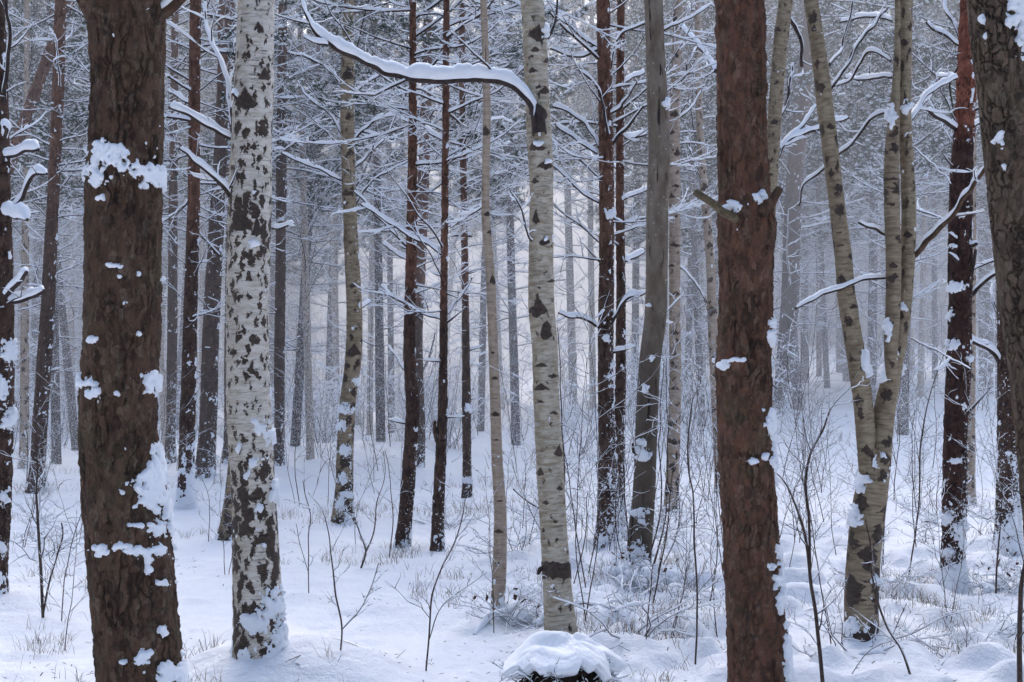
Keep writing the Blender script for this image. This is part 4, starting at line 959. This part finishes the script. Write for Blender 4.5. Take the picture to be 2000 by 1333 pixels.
# far-off wood, read as one mass
def far_wood():
    rng = np.random.default_rng(3); G = Geo(); N = Geo()
    for i in range(2300):
        y = 72 + 66 * rng.random(); x = rng.uniform(-0.62, 0.62) * y; z0 = float(ground_z(np.array([x]), np.array([y]), False)[0])
        H = rng.uniform(16, 24); r = rng.uniform(0.09, 0.2)
        P = np.stack([np.linspace(x, x + rng.normal(0, .3), 5), np.full(5, y), np.linspace(z0 - 0.5, z0 + H, 5)], -1)
        tube(G, P, np.linspace(r, r * 0.2, 5), 6)
        m = 150; c0 = rng.uniform(0.3, 0.45)
        u = rng.random(m); zz = z0 + H * (c0 + (1 - c0) * u); rad = 2.3 * (1 - u * 0.75) * np.sqrt(rng.random(m)); a = rng.uniform(0, 6.28, m)
        c = np.stack([x + rad * np.cos(a), y + rad * np.sin(a), zz], -1); s = rng.uniform(0.12, 0.42, (m, 1))
        e1 = nrm(rng.normal(0, 1, (m, 3))) * s; e2 = nrm(rng.normal(0, 1, (m, 3)) * [1, 1, .5]) * s
        G.add(np.stack([c - e1, c + e1, c + e2], 1).reshape(-1, 3), None, np.arange(m * 3).reshape(-1, 3))
    return G
def side_wood():
    rng = np.random.default_rng(8); G = Geo()
    for i in range(420):
        a = rng.uniform(0, 2 * math.pi); d = rng.uniform(7, 48); x, y = d * math.sin(a), d * math.cos(a) - 1
        if y > 0 and abs(x) < 0.52 * y + 4.5: continue
        z0 = float(ground_z(np.array([x]), np.array([y]), False)[0]); H = rng.uniform(13, 19); r = rng.uniform(0.08, 0.15)
        P = np.stack([np.linspace(x, x + rng.normal(0, .3), 6), np.full(6, y), np.linspace(z0 - 0.5, z0 + H, 6)], -1)
        tube(G, P, np.linspace(r, r * 0.2, 6), 8)
        m = 900; c0 = rng.uniform(0.12, 0.3)
        u = rng.random(m); zz = z0 + H * (c0 + (1 - c0) * u); rad = 1.7 * (1 - u * 0.7) * np.sqrt(rng.random(m)); b = rng.uniform(0, 6.28, m)
        c = np.stack([x + rad * np.cos(b), y + rad * np.sin(b), zz], -1); s = rng.uniform(0.06, 0.22, (m, 1))
        e1 = nrm(rng.normal(0, 1, (m, 3))) * s; e2 = nrm(rng.normal(0, 1, (m, 3)) * [1, 1, .5]) * s
        G.add(np.stack([c - e1, c + e1, c + e2], 1).reshape(-1, 3), None, np.arange(m * 3).reshape(-1, 3))
    return G
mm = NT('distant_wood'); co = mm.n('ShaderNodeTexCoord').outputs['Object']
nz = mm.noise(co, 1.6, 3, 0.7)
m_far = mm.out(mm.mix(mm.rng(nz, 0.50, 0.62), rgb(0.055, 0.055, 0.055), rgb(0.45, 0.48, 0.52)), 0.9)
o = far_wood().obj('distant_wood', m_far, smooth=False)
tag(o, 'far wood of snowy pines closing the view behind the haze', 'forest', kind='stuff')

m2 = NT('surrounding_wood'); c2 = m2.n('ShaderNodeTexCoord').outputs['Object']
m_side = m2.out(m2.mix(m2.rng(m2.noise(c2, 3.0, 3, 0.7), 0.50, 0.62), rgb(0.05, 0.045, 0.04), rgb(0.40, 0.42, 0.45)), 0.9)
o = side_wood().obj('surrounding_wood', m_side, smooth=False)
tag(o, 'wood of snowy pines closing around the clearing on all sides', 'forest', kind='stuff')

# ------------------------------------------------------------------ saplings, shrubs, grass
def traced_sapling(stems, px, py, label, cat='sapling', name='sapling', D=None, kids=8, seed=0, snow=0.004, group=None, tw=0.35, slant=0.0):
    D = D or base_at(px, py)[1]; x = (px - 1000) / F * D
    base = np.array([x, D, gz(x, D)]); rng = np.random.default_rng(seed)
    t = thing(name, base, label, cat, group)
    for pts in stems:
        G, S = Geo(), Geo()
        W = np.array([list(wpt(a, b, D) - base) + [w * 0.38 / F * D] for a, b, w in pts])
        W[:, 1] += slant * np.linspace(0, 1, len(W))
        L = np.linalg.norm(np.diff(W[:, :3], axis=0), axis=1).sum(); n = int(np.clip(L * 40, 8, 60))
        Q = spline(W, n); P = Q[:, :3]; P = P + (np.stack([vnoise(P * 9 + a * 7, seed) for a in range(3)], -1) - 0.5) * 0.02 * np.linspace(0, 1, n)[:, None]
        r = np.maximum(Q[:, 3], 0.0013); tube(G, P, r, 6); snow_tube(S, P, r, snow * 2, 5, seed)
        for j in range(kids):
            u = 0.2 + 0.8 * (j + rng.random()) / kids; i0 = min(int(u * (n - 1)), n - 2)
            dd = nrm(P[i0 + 1] - P[i0]); az = rng.uniform(0, 6.28); sd = np.array([math.cos(az), math.sin(az) * 0.7, 0.1])
            grow(G, S, P[i0], nrm(dd * 0.7 + sd * 0.8), L * rng.uniform(0.15, tw), max(r[i0] * 0.5, 0.0012), 1, rng, 0.3, 3, snow, 0.8, None, 4)
        b = G.obj('stem', M_SAPLING, t)
        if S.n: S.obj('twig_snow', M_SNOW, b)
    return t

traced_sapling([[(1608, 1345, 11), (1598, 1240, 10), (1585, 1140, 9), (1575, 1060, 8), (1552, 990, 6), (1525, 935, 4), (1515, 925, 3)], [(1583, 1110, 6), (1580, 1020, 7), (1573, 930, 7), (1582, 890, 6), (1605, 840, 5), (1620, 800, 4), (1645, 770, 3), (1664, 752, 2)]],
               1608, 1345, 'forked brown sapling rising beside the right foreground pine', seed=1, kids=7, D=6.0, tw=0.28)
traced_sapling([[(1785, 1340, 7), (1760, 1270, 6), (1735, 1230, 6), (1712, 1160, 5), (1700, 1080, 4), (1695, 1010, 3)]], 1785, 1340, 'thin bowed bare sapling in front of the forked birch', seed=2, D=6.1, kids=4)
traced_sapling([[(665, 1272, 5), (668, 1225, 5), (655, 1160, 5), (648, 1110, 4), (642, 1040, 3), (618, 980, 2), (600, 960, 1.5)], [(669, 1228, 4), (700, 1195, 3), (722, 1150, 3), (738, 1100, 2)]], 665, 1272, 'spindly forked sapling on open snow right of the white fissured birch', seed=3, kids=6)
traced_sapling([[(830, 1338, 5), (838, 1240, 5), (845, 1165, 5), (862, 1110, 4), (882, 1070, 4), (905, 1010, 3), (910, 970, 2)], [(838, 1250, 3), (860, 1190, 3), (905, 1150, 2), (950, 1115, 1.5)]], 830, 1338, 'leaning bare sapling left of the slim pale birch pole', seed=4, kids=5, D=6.2)
traced_sapling([[(84, 1208, 8), (80, 1120, 8), (73, 1020, 7), (72, 940, 5), (70, 800, 3)], [(84, 1200, 6), (98, 1130, 5), (118, 1060, 4), (120, 1020, 4)]], 84, 1208, 'dark twin stemmed sapling at the lower left', seed=5, kids=8)
traced_sapling([[(1112, 1240, 5), (1102, 1150, 5), (1100, 1020, 5), (1102, 900, 4), (1096, 760, 3), (1090, 640, 2)]], 1112, 1240, 'long thin stem rising in front of the central birch', seed=6, kids=5, tw=0.15)
traced_sapling([[(1358, 1300, 5), (1362, 1180, 5), (1356, 1060, 5), (1352, 960, 4), (1345, 880, 4), (1352, 800, 3), (1370, 740, 2)]], 1358, 1300, 'tall bare sapling left of the reddish foreground pine', seed=7, kids=10, tw=0.2)
traced_sapling([[(603, 1160, 3), (602, 1080, 3), (604, 1000, 3), (590, 940, 2)], [(603, 1120, 2), (585, 1060, 2), (578, 1020, 1.5)]], 603, 1160, 'small wispy sapling between white birch and brownish birch', seed=8, kids=4)
traced_sapling([[(705, 1110, 6), (714, 1080, 5), (700, 1040, 4), (690, 1010, 3)], [(712, 1085, 4), (730, 1040, 4), (735, 985, 3), (752, 930, 2), (748, 880, 2)]], 705, 1110, 'crooked dark sapling before the twin pines', seed=9, kids=5)
traced_sapling([[(760, 1090, 3), (768, 1010, 3), (762, 940, 2), (752, 880, 2)]], 760, 1100, 'single upright thin stem left of the twin pines', seed=10, kids=3)
traced_sapling([[(1275, 1180, 4), (1295, 1080, 4), (1308, 980, 3), (1318, 900, 2)], [(1262, 1250, 3), (1270, 1150, 3), (1300, 1000, 2)]], 1270, 1250, 'pair of thin stems arching right beside the grey tree', seed=11, kids=5)
traced_sapling([[(1775, 1125, 4), (1795, 980, 4), (1798, 880, 4), (1812, 780, 3), (1845, 690, 2)], [(1790, 1000, 2), (1780, 900, 2), (1785, 800, 1.5)]], 1775, 1125, 'tall wiry sapling between forked birch and orange barked pine', seed=12, kids=10, tw=0.22)
traced_sapling([[(1945, 1160, 5), (1950, 1060, 4), (1958, 980, 3), (1960, 900, 2)]], 1945, 1160, 'thin dark stem left of the speckled pine at right', seed=13, kids=6)
traced_sapling([[(1652, 1333, 3), (1700, 1270, 3), (1780, 1240, 3), (1860, 1200, 2), (1900, 1190, 1.5)], [(1740, 1250, 2), (1760, 1210, 2), (1775, 1180, 1.5)]], 1652, 1340, 'low arching bare twig spread over the snow at lower right', seed=14, kids=5, D=6.2)
traced_sapling([[(1992, 1340, 14), (1990, 1250, 13), (1994, 1170, 12), (2004, 1090, 8)]], 1992, 1345, 'dark sapling stem at the bottom right edge', seed=15, kids=3, D=6.0)
traced_sapling([[(1262, 1110, 5), (1290, 1000, 4), (1288, 860, 3), (1296, 700, 2)]] + [[(1232, 1122, 4), (1224, 1010, 4), (1216, 900, 3), (1220, 760, 2)], [(1226, 1130, 3), (1204, 1040, 3), (1206, 930, 2)], [(1272, 1125, 4), (1298, 1020, 3), (1304, 880, 3), (1300, 700, 2)], [(1280, 1130, 3), (1320, 1050, 3), (1332, 960, 2)]], 1255, 1118,
               'clump of upright suckers growing around the grey tree foot', 'shrub', 'shrub', seed=16, kids=5, tw=0.2)
traced_sapling([[(1110, 1180, 3), (1140, 1060, 3), (1150, 960, 2)], [(1150, 1120, 3), (1170, 1000, 3), (1165, 900, 2)], [(1085, 1170, 3), (1060, 1050, 3), (1020, 960, 2), (1000, 900, 1.5)]], 1110, 1190, 'wiry shrub of crossing stems behind the central birch', 'shrub', 'shrub', seed=17, kids=7, D=8.3)
traced_sapling([[(1058, 995, 6), (1030, 978, 5), (1002, 956, 4)]], 1058, 1000, 'short dark broken twig slanting left behind the central birch', 'branch', 'fallen_branch', seed=18, kids=0, D=9.5, snow=0.004)

# copied saplings and shrubs
SAP = []
def sapling_proto(i, kind):
    rng = np.random.default_rng(3000 + i); G, S = Geo(), Geo()
    if kind == 'sapling':
        H = rng.uniform(0.8, 1.9); n = rng.integers(1, 3)
        for a in range(n):
            az = rng.uniform(0, 6.28)
            grow(G, S, (rng.normal(0, .02), rng.normal(0, .02), -0.05), (math.cos(az) * 0.14, math.sin(az) * 0.14, 1), H * rng.uniform(0.8, 1), 0.0036, 2, rng, 0.1, 10, 0.004, 0.6, None, 5, 0.25)
    elif kind == 'frosted':
        for a in range(11):
            az = rng.uniform(0, 6.28); s = rng.uniform(0.15, 0.6)
            grow(G, S, (rng.normal(0, .08), rng.normal(0, .08), -0.05), (math.cos(az) * s, math.sin(az) * s, 1), rng.uniform(0.6, 1.5), 0.005, 2, rng, 0.0, 7, 0.026, 0.9, None, 4, 0.2)
    else:
        for a in range(9):
            az = rng.uniform(0, 6.28); s = rng.uniform(0.5, 1.6)
            grow(G, S, (rng.normal(0, .05), rng.normal(0, .05), -0.04), (math.cos(az) * s, math.sin(az) * s, 1), rng.uniform(0.3, 0.6), 0.0035, 2, rng, 0.0, 5, 0.010, 1.0, None, 4, 0.2)
    return G.mesh('stems', M_SAPLING), S.mesh('twig_snow', M_SNOW)
SP = {k: [sapling_proto(i + 20 * j, k) for i in range(n)] for j, (k, n) in enumerate([('sapling', 8), ('frosted', 5), ('low', 4)])}
def place_small(kind, x, y, sc, label, cat, group, name):
    g, s = rg.choice(SP[kind]); t = thing(name, (x, y, gz(x, y)), label, cat, group); t.rotation_euler = (0, 0, rg.uniform(0, 6.28)); t.scale = (sc,) * 3
    b = link('stems', g, t); link('twig_snow', s, b)
def clear(x, y): return not (abs((x / y) * F + 1000 - 1090) < 70 and y < 7.2) 
for i in range(150):
    y = rg.uniform(6.8, 17); px = rg.uniform(-150, 2150)
    if px < 900 and rg.random() < 0.5: continue
    if 480 < px < 900 and y < 9: continue
    x = (px - 1000) / F * y
    place_small('sapling', x, y, rg.uniform(0.6, 1.15), 'thin leafless sapling poking out of the snow among the trunks', 'sapling', 'bare saplings scattered in the snow', 'sapling')
for i in range(90):
    y = rg.uniform(13, 27); px = rg.uniform(-100, 2100); x = (px - 1000) / F * y
    place_small('sapling', x, y, rg.uniform(1.1, 1.8), 'thin leafless sapling poking out of the snow among the trunks', 'sapling', 'bare saplings scattered in the snow', 'sapling')
for i in range(105):
    y = rg.uniform(17, 34); px = rg.uniform(-200, 2200); x = (px - 1000) / F * y
    if px > 1450 and rg.random() < 0.75: continue
    place_small('frosted', x, y, rg.uniform(0.7, 1.3), 'bushy undergrowth shrub coated with snow in the middle distance', 'shrub', 'snow coated undergrowth shrubs', 'shrub')
for i in range(34):
    y = rg.uniform(6.6, 13); px = rg.uniform(930, 2150) if rg.random() < 0.75 else rg.uniform(-100, 900); x = (px - 1000) / F * y
    if px < 900 and y < 9: continue
    place_small('low', x, y, rg.uniform(0.6, 1.1), 'low wiry tangle of bare twigs sticking out of the snow', 'shrub', 'low bare twig tangles', 'shrub')
for j, (px, py, lab) in enumerate([(1965, 1150, 'reddish brown twig tangle at the right edge below the speckled pine'), (1250, 1150, 'snowy brush heap around the foot of the grey tree'), (1000, 1215, 'twiggy brush heap at the foot of the slim pale birch pole')]):
    x, y = base_at(px, py)
    for kk in range(1):
        t = thing('brush_heap', (x, y, gz(x, y)), lab, 'brush', None)
        for a in range(4):
            g, s = SP['low'][(a + j) % 4]; b = link('stems', g, t, (rg.uniform(-.18, .18), rg.uniform(-.1, .1), 0), rg.uniform(0, 6.28), 0.62); link('twig_snow', s, b)
        # lumps of snow and withered leaves caught in the brush
        rn = np.random.default_rng(70 + j); S = Geo(); Lf = Geo()
        for a in range(16 if j == 1 else 6):
            c = np.array([rn.uniform(-.2, .2), rn.uniform(-.12, .1), rn.uniform(0.0, .14 if j == 1 else 0.05)]); s = rn.uniform(0.025, 0.06)
            th, ph = np.meshgrid(np.linspace(0, math.pi, 10), np.linspace(0, 2 * math.pi, 14, endpoint=False), indexing='ij')
            d = np.stack([np.sin(th) * np.cos(ph), np.sin(th) * np.sin(ph), np.cos(th) * 0.7], -1)
            d = d * (1 + 0.9 * (fbm(d * 2.2 + a * 3, 3, a)[..., None] - 0.5)); k = 14
            ii = np.arange(9)[:, None] * k; jj = np.arange(k)[None]; q = np.stack([ii + jj, ii + k + jj, ii + k + (jj + 1) % k, ii + (jj + 1) % k], -1).reshape(-1, 4)
            S.add(c + d * s, q)
        for a in range(22):
            c = np.array([rn.uniform(-.22, .22), rn.uniform(-.15, .12), rn.uniform(0.02, .22)]); u = nrm(rn.normal(0, 1, 3)) * 0.022; w = nrm(rn.normal(0, 1, 3)) * 0.012
            Lf.add([c - u, c + w, c + u, c - w + u * .2], [[0, 1, 2, 3]])
        S.obj('snow_lumps', M_SNOW, t); Lf.obj('withered_leaves', M_LEAF, t, smooth=False)

# fallen twigs on the snow
for j, (pts, lab) in enumerate([([(1205, 1190, 8), (1170, 1186, 8), (1125, 1184, 7)], 'dark fallen branch half buried right of the central birch'), ([(925, 1242, 14), (950, 1222, 10), (990, 1200, 6), (1010, 1185, 4)], 'thick dark fallen stick left of the central birch'), ([(1800, 1020, 7), (1830, 1028, 6)], 'short fallen stick on snow right of the forked birch')]):
    x, y = base_at(pts[0][0], pts[0][1]); base = np.array([x, y, gz(x, y)])
    W = []
    for px, py, w in pts:
        X, Y = base_at(px, py); W.append([X - x, Y - y, gz(X, Y) + 0.004 - base[2], w * 0.38 / F * Y])
    W = np.array(W); Q = spline(W, 24); Q[:, 2] += 0.03 * (vnoise(Q[:, :3] * 9, j) - 0.5); Q[:, 1] += 0.05 * (vnoise(Q[:, :3] * 7 + 3, j) - 0.5); Q[:, 3] *= np.linspace(1, 0.5, 24); t = thing('fallen_branch', base, lab, 'branch'); G, S = Geo(), Geo()
    tube(G, Q[:, :3], Q[:, 3], 7); snow_tube(S, Q[:, :3], Q[:, 3], 0.03, 8, j); G.obj('stick', M_TWIG, t); S.obj('snow_cover', M_SNOW, t)

def grass():
    rng = np.random.default_rng(21); N = 110000
    y = 5.5 + 13 * rng.random(N) ** 1.2; px = rng.uniform(-200, 2200, N); x = (px - 1000) / F * y
    P = np.stack([x, y, 0 * x], -1)
    dens = fbm(P * 1.3, 3, 31)
    for cx, cy, r in [(840, 1150, 60), (700, 1000, 60), (900, 1170, 50), (60, 1060, 80), (120, 1120, 60), (1330, 1150, 120), (1250, 1230, 120), (1100, 1130, 60), (1750, 1170, 100), (560, 1010, 50)]:
        X, Y = base_at(cx, cy); rr = r / F * Y; dens = dens + 0.34 * np.exp(-((x - X) ** 2 + ((y - Y) * 0.5) ** 2) / rr ** 2)
    clump = vnoise(P * 9, 44)
    keep = (dens * 0.8 + clump * 0.5) > 0.89
    x, y = x[keep], y[keep]; n = len(x); z = ground_z(x, y)
    h = rng.uniform(0.03, 0.13, n); w = rng.uniform(0.0006, 0.0014, n)
    az = rng.uniform(0, 6.28, n); ln = rng.uniform(0.1, 0.9, n)
    d = np.stack([np.cos(az) * ln, np.sin(az) * ln, np.ones(n)], -1); s = np.stack([-np.sin(az), np.cos(az), 0 * az], -1) * w[:, None]
    s = np.where(rng.random((n, 1)) < 0.5, s, np.stack([w, 0 * w, 0 * w], -1))
    b = np.stack([x, y, z - 0.01], -1); m = b + d * h[:, None] * 0.55; t = m + (d * [1.9, 1.9, 0.55]) * h[:, None] * 0.5
    V = np.stack([b - s, b + s, m + s * .8, m - s * .8, t], 1).reshape(-1, 3)
    k = np.arange(n)[:, None] * 5
    G = Geo(); G.add(V, k + [0, 1, 2, 3], k + [3, 2, 4])
    o = G.obj('grass', M_GRASS, smooth=False); tag(o, 'dry thin grass blades poking through the snow', 'grass', kind='stuff')
grass()

def litter():
    rng = np.random.default_rng(77); n = 1900
    y = 5.6 + 11 * rng.random(n) ** 1.3; px = rng.uniform(-200, 2200, n); x = (px - 1000) / F * y
    cl = fbm(np.stack([x, y, 0 * x], -1) * 1.6, 2, 61) > 0.48; x, y = x[cl], y[cl]; n = len(x)
    z = ground_z(x, y) + 0.004; az = rng.uniform(0, 6.28, n); L = rng.uniform(0.003, 0.02, n) * (1 + (rng.random(n) < 0.06) * 3); w = rng.uniform(0.0012, 0.003, n)
    a = np.stack([np.cos(az), np.sin(az), rng.uniform(-.2, .5, n)], -1) * L[:, None]; b = np.stack([-np.sin(az), np.cos(az), 0 * az], -1) * w[:, None]
    c = np.stack([x, y, z], -1); up = np.array([0, 0, 0.002])
    V = np.stack([c - a - b, c + a - b, c + a + b, c - a + b, c + up], 1).reshape(-1, 3); k = np.arange(n)[:, None] * 5
    G = Geo(); G.add(V, k + [0, 1, 2, 3], np.concatenate([k + [0, 1, 4], k + [2, 3, 4]]))
    o = G.obj('forest_litter', M_DEBRIS, smooth=False); tag(o, 'dark bark flakes, needles and twig bits scattered on the snow', 'litter', kind='stuff')
litter()

# ------------------------------------------------------------------ snow capped stump, bottom centre
def stump():
    D = 5.75; x = (1100 - 1000) / F * D; base = np.array([x, D, gz(x, D)]); zt = EYE - (1245 - HZ) / F * D - base[2]
    t = thing('tree_stump', base, 'low stump of dark tangled litter under a rounded cap of snow at the bottom centre', 'stump')
    R = 0.225
    n, k = 44, 100
    th, ph = np.meshgrid(np.linspace(0, math.pi / 2, n), np.linspace(0, 2 * math.pi, k, endpoint=False), indexing='ij')
    d = np.stack([np.sin(th) * np.cos(ph), np.sin(th) * np.sin(ph), np.cos(th)], -1)
    ii = np.arange(n - 1)[:, None] * k; jj = np.arange(k)[None]; q = np.stack([ii + jj, ii + k + jj, ii + k + (jj + 1) % k, ii + (jj + 1) % k], -1).reshape(-1, 4)
    B = d * np.array([R * 0.82, R * 0.75, zt - 0.05]) * (1 + 0.5 * (fbm(d * 5, 3, 2)[..., None] - 0.5)); B[..., 2] -= 0.04
    G = Geo(); G.add(B, q); G.obj('stump_core', M_DEBRIS, t)
    # drooping edge of the cap
    low = 0.20 + 0.80 * (fbm(np.stack([np.cos(ph) * 2.6, np.sin(ph) * 2.6, 0 * ph], -1)[0], 3, 7)) 
    th2 = th * np.clip(low, 0.42, 1.0)[None]
    lump = 1 + 0.30 * (fbm(d * 2.2 + 4, 1, 12) - 0.5) + 0.03 * (fbm(d * 9, 2, 13) - 0.5)
    W = np.stack([np.sin(th2) * np.cos(ph) * R * 1.2, np.sin(th2) * np.sin(ph) * R * 1.05, np.cos(th2) * zt + 0.01], -1) * lump[..., None]
    inner = W[::-1] * np.array([0.86, 0.86, 0.86]) + [0, 0, -0.01]
    V = np.concatenate([W, inner]); m = 2 * n
    ii = np.arange(m - 1)[:, None] * k; q = np.stack([ii + jj, ii + k + jj, ii + k + (jj + 1) % k, ii + (jj + 1) % k], -1).reshape(-1, 4)
    S = Geo(); S.add(V, q); S.obj('snow_cap', M_SNOW, t)
    rn = np.random.default_rng(4); G = Geo(); S = Geo()
    for a in range(60):
        az = rn.uniform(math.pi, 2 * math.pi); p = np.array([math.cos(az) * R * 0.8, math.sin(az) * R * 0.75, rn.uniform(0, zt * 0.55)])
        grow(G, S, p, nrm(np.array([math.cos(az) * .6, math.sin(az) * .6, 0.2]) + rn.normal(0, .6, 3)), rn.uniform(0.05, 0.15), 0.0022, 1, rn, 0, 4, 0.007, 1.2, None, 4)
    G.obj('litter_twigs', M_DEBRIS, t); S.obj('twig_snow', M_SNOW, t)
stump()

# ------------------------------------------------------------------ haze of falling snow between the far trees
hm = bpy.data.materials.new('snow_haze'); hm.use_nodes = True; nt = hm.node_tree; nt.nodes.clear()
vs = nt.nodes.new('ShaderNodeVolumeScatter'); vs.inputs['Density'].default_value = 0.0165; vs.inputs['Color'].default_value = (0.965, 0.975, 0.985, 1); vs.inputs['Anisotropy'].default_value = 0.45
ou = nt.nodes.new('ShaderNodeOutputMaterial'); nt.links.new(vs.outputs[0], ou.inputs['Volume'])
G = Geo()
x0, x1, y0, y1, z0, z1 = -130, 130, 12.2, 190, -6, 26
V = [(x, y, z) for x in (x0, x1) for y in (y0, y1) for z in (z0, z1)]
G.add(V, [[0, 1, 3, 2], [4, 6, 7, 5], [0, 4, 5, 1], [2, 3, 7, 6], [0, 2, 6, 4], [1, 5, 7, 3]])
o = G.obj('haze', hm, smooth=False); tag(o, kind='structure')

# a thicker shower of falling snow in the open lane behind the slim birch
hm2 = hm.copy(); hm2.node_tree.nodes['Volume Scatter'].inputs['Density'].default_value = 0.032
th, ph = np.meshgrid(np.linspace(0, math.pi, 24), np.linspace(0, 2 * math.pi, 32, endpoint=False), indexing='ij')
G = Geo(); d = np.stack([np.sin(th) * np.cos(ph) * 5.2, np.sin(th) * np.sin(ph) * 24, np.cos(th) * 9.5], -1) + np.array([-0.4, 46, 3.0])
ii = np.arange(23)[:, None] * 32; jj = np.arange(32)[None]; G.add(d, np.stack([ii + jj, ii + 32 + jj, ii + 32 + (jj + 1) % 32, ii + (jj + 1) % 32], -1).reshape(-1, 4))
o = G.obj('haze', hm2); tag(o, kind='structure')

# ------------------------------------------------------------------ light, sky, camera
w = bpy.data.worlds.new('World'); SC.world = w; w.use_nodes = True; nt = w.node_tree; nt.nodes.clear()
sky = nt.nodes.new('ShaderNodeTexSky'); sky.sky_type = 'NISHITA'; sky.sun_disc = False
EL, AZ = math.radians(48), math.radians(-2)
sky.sun_elevation = EL; sky.sun_rotation = AZ; sky.air_density = 1.0; sky.dust_density = 3.0; sky.ozone_density = 1.0
bg = nt.nodes.new('ShaderNodeBackground'); bg.inputs[1].default_value = 0.45
wo = nt.nodes.new('ShaderNodeOutputWorld'); nt.links.new(sky.outputs[0], bg.inputs[0]); nt.links.new(bg.outputs[0], wo.inputs[0])
sl = bpy.data.lights.new('sun', 'SUN'); sl.energy = 1.7; sl.angle = math.radians(60); sl.color = (1.0, 0.97, 0.95)
so = bpy.data.objects.new('sun', sl); COL.objects.link(so)
dv = Vector((math.sin(AZ) * math.cos(EL), math.cos(AZ) * math.cos(EL), math.sin(EL)))
so.rotation_euler = dv.to_track_quat('Z', 'Y').to_euler()

cam = bpy.data.cameras.new('camera'); cam.lens = 50; cam.sensor_width = 36; cam.clip_end = 2000; cam.clip_start = 0.05
co_ = bpy.data.objects.new('camera', cam); COL.objects.link(co_); co_.location = (0, 0, EYE); co_.rotation_euler = (math.radians(90), 0, 0)
SC.camera = co_
SC.view_settings.view_transform = 'Standard'; SC.view_settings.look = 'None'; SC.view_settings.exposure = 0; SC.view_settings.gamma = 1
cy = SC.cycles
cy.use_denoising = True
cy.use_adaptive_sampling = True; cy.adaptive_threshold = 0.03
cy.max_bounces = 5; cy.diffuse_bounces = 3; cy.glossy_bounces = 1; cy.volume_bounces = 3; cy.transparent_max_bounces = 8
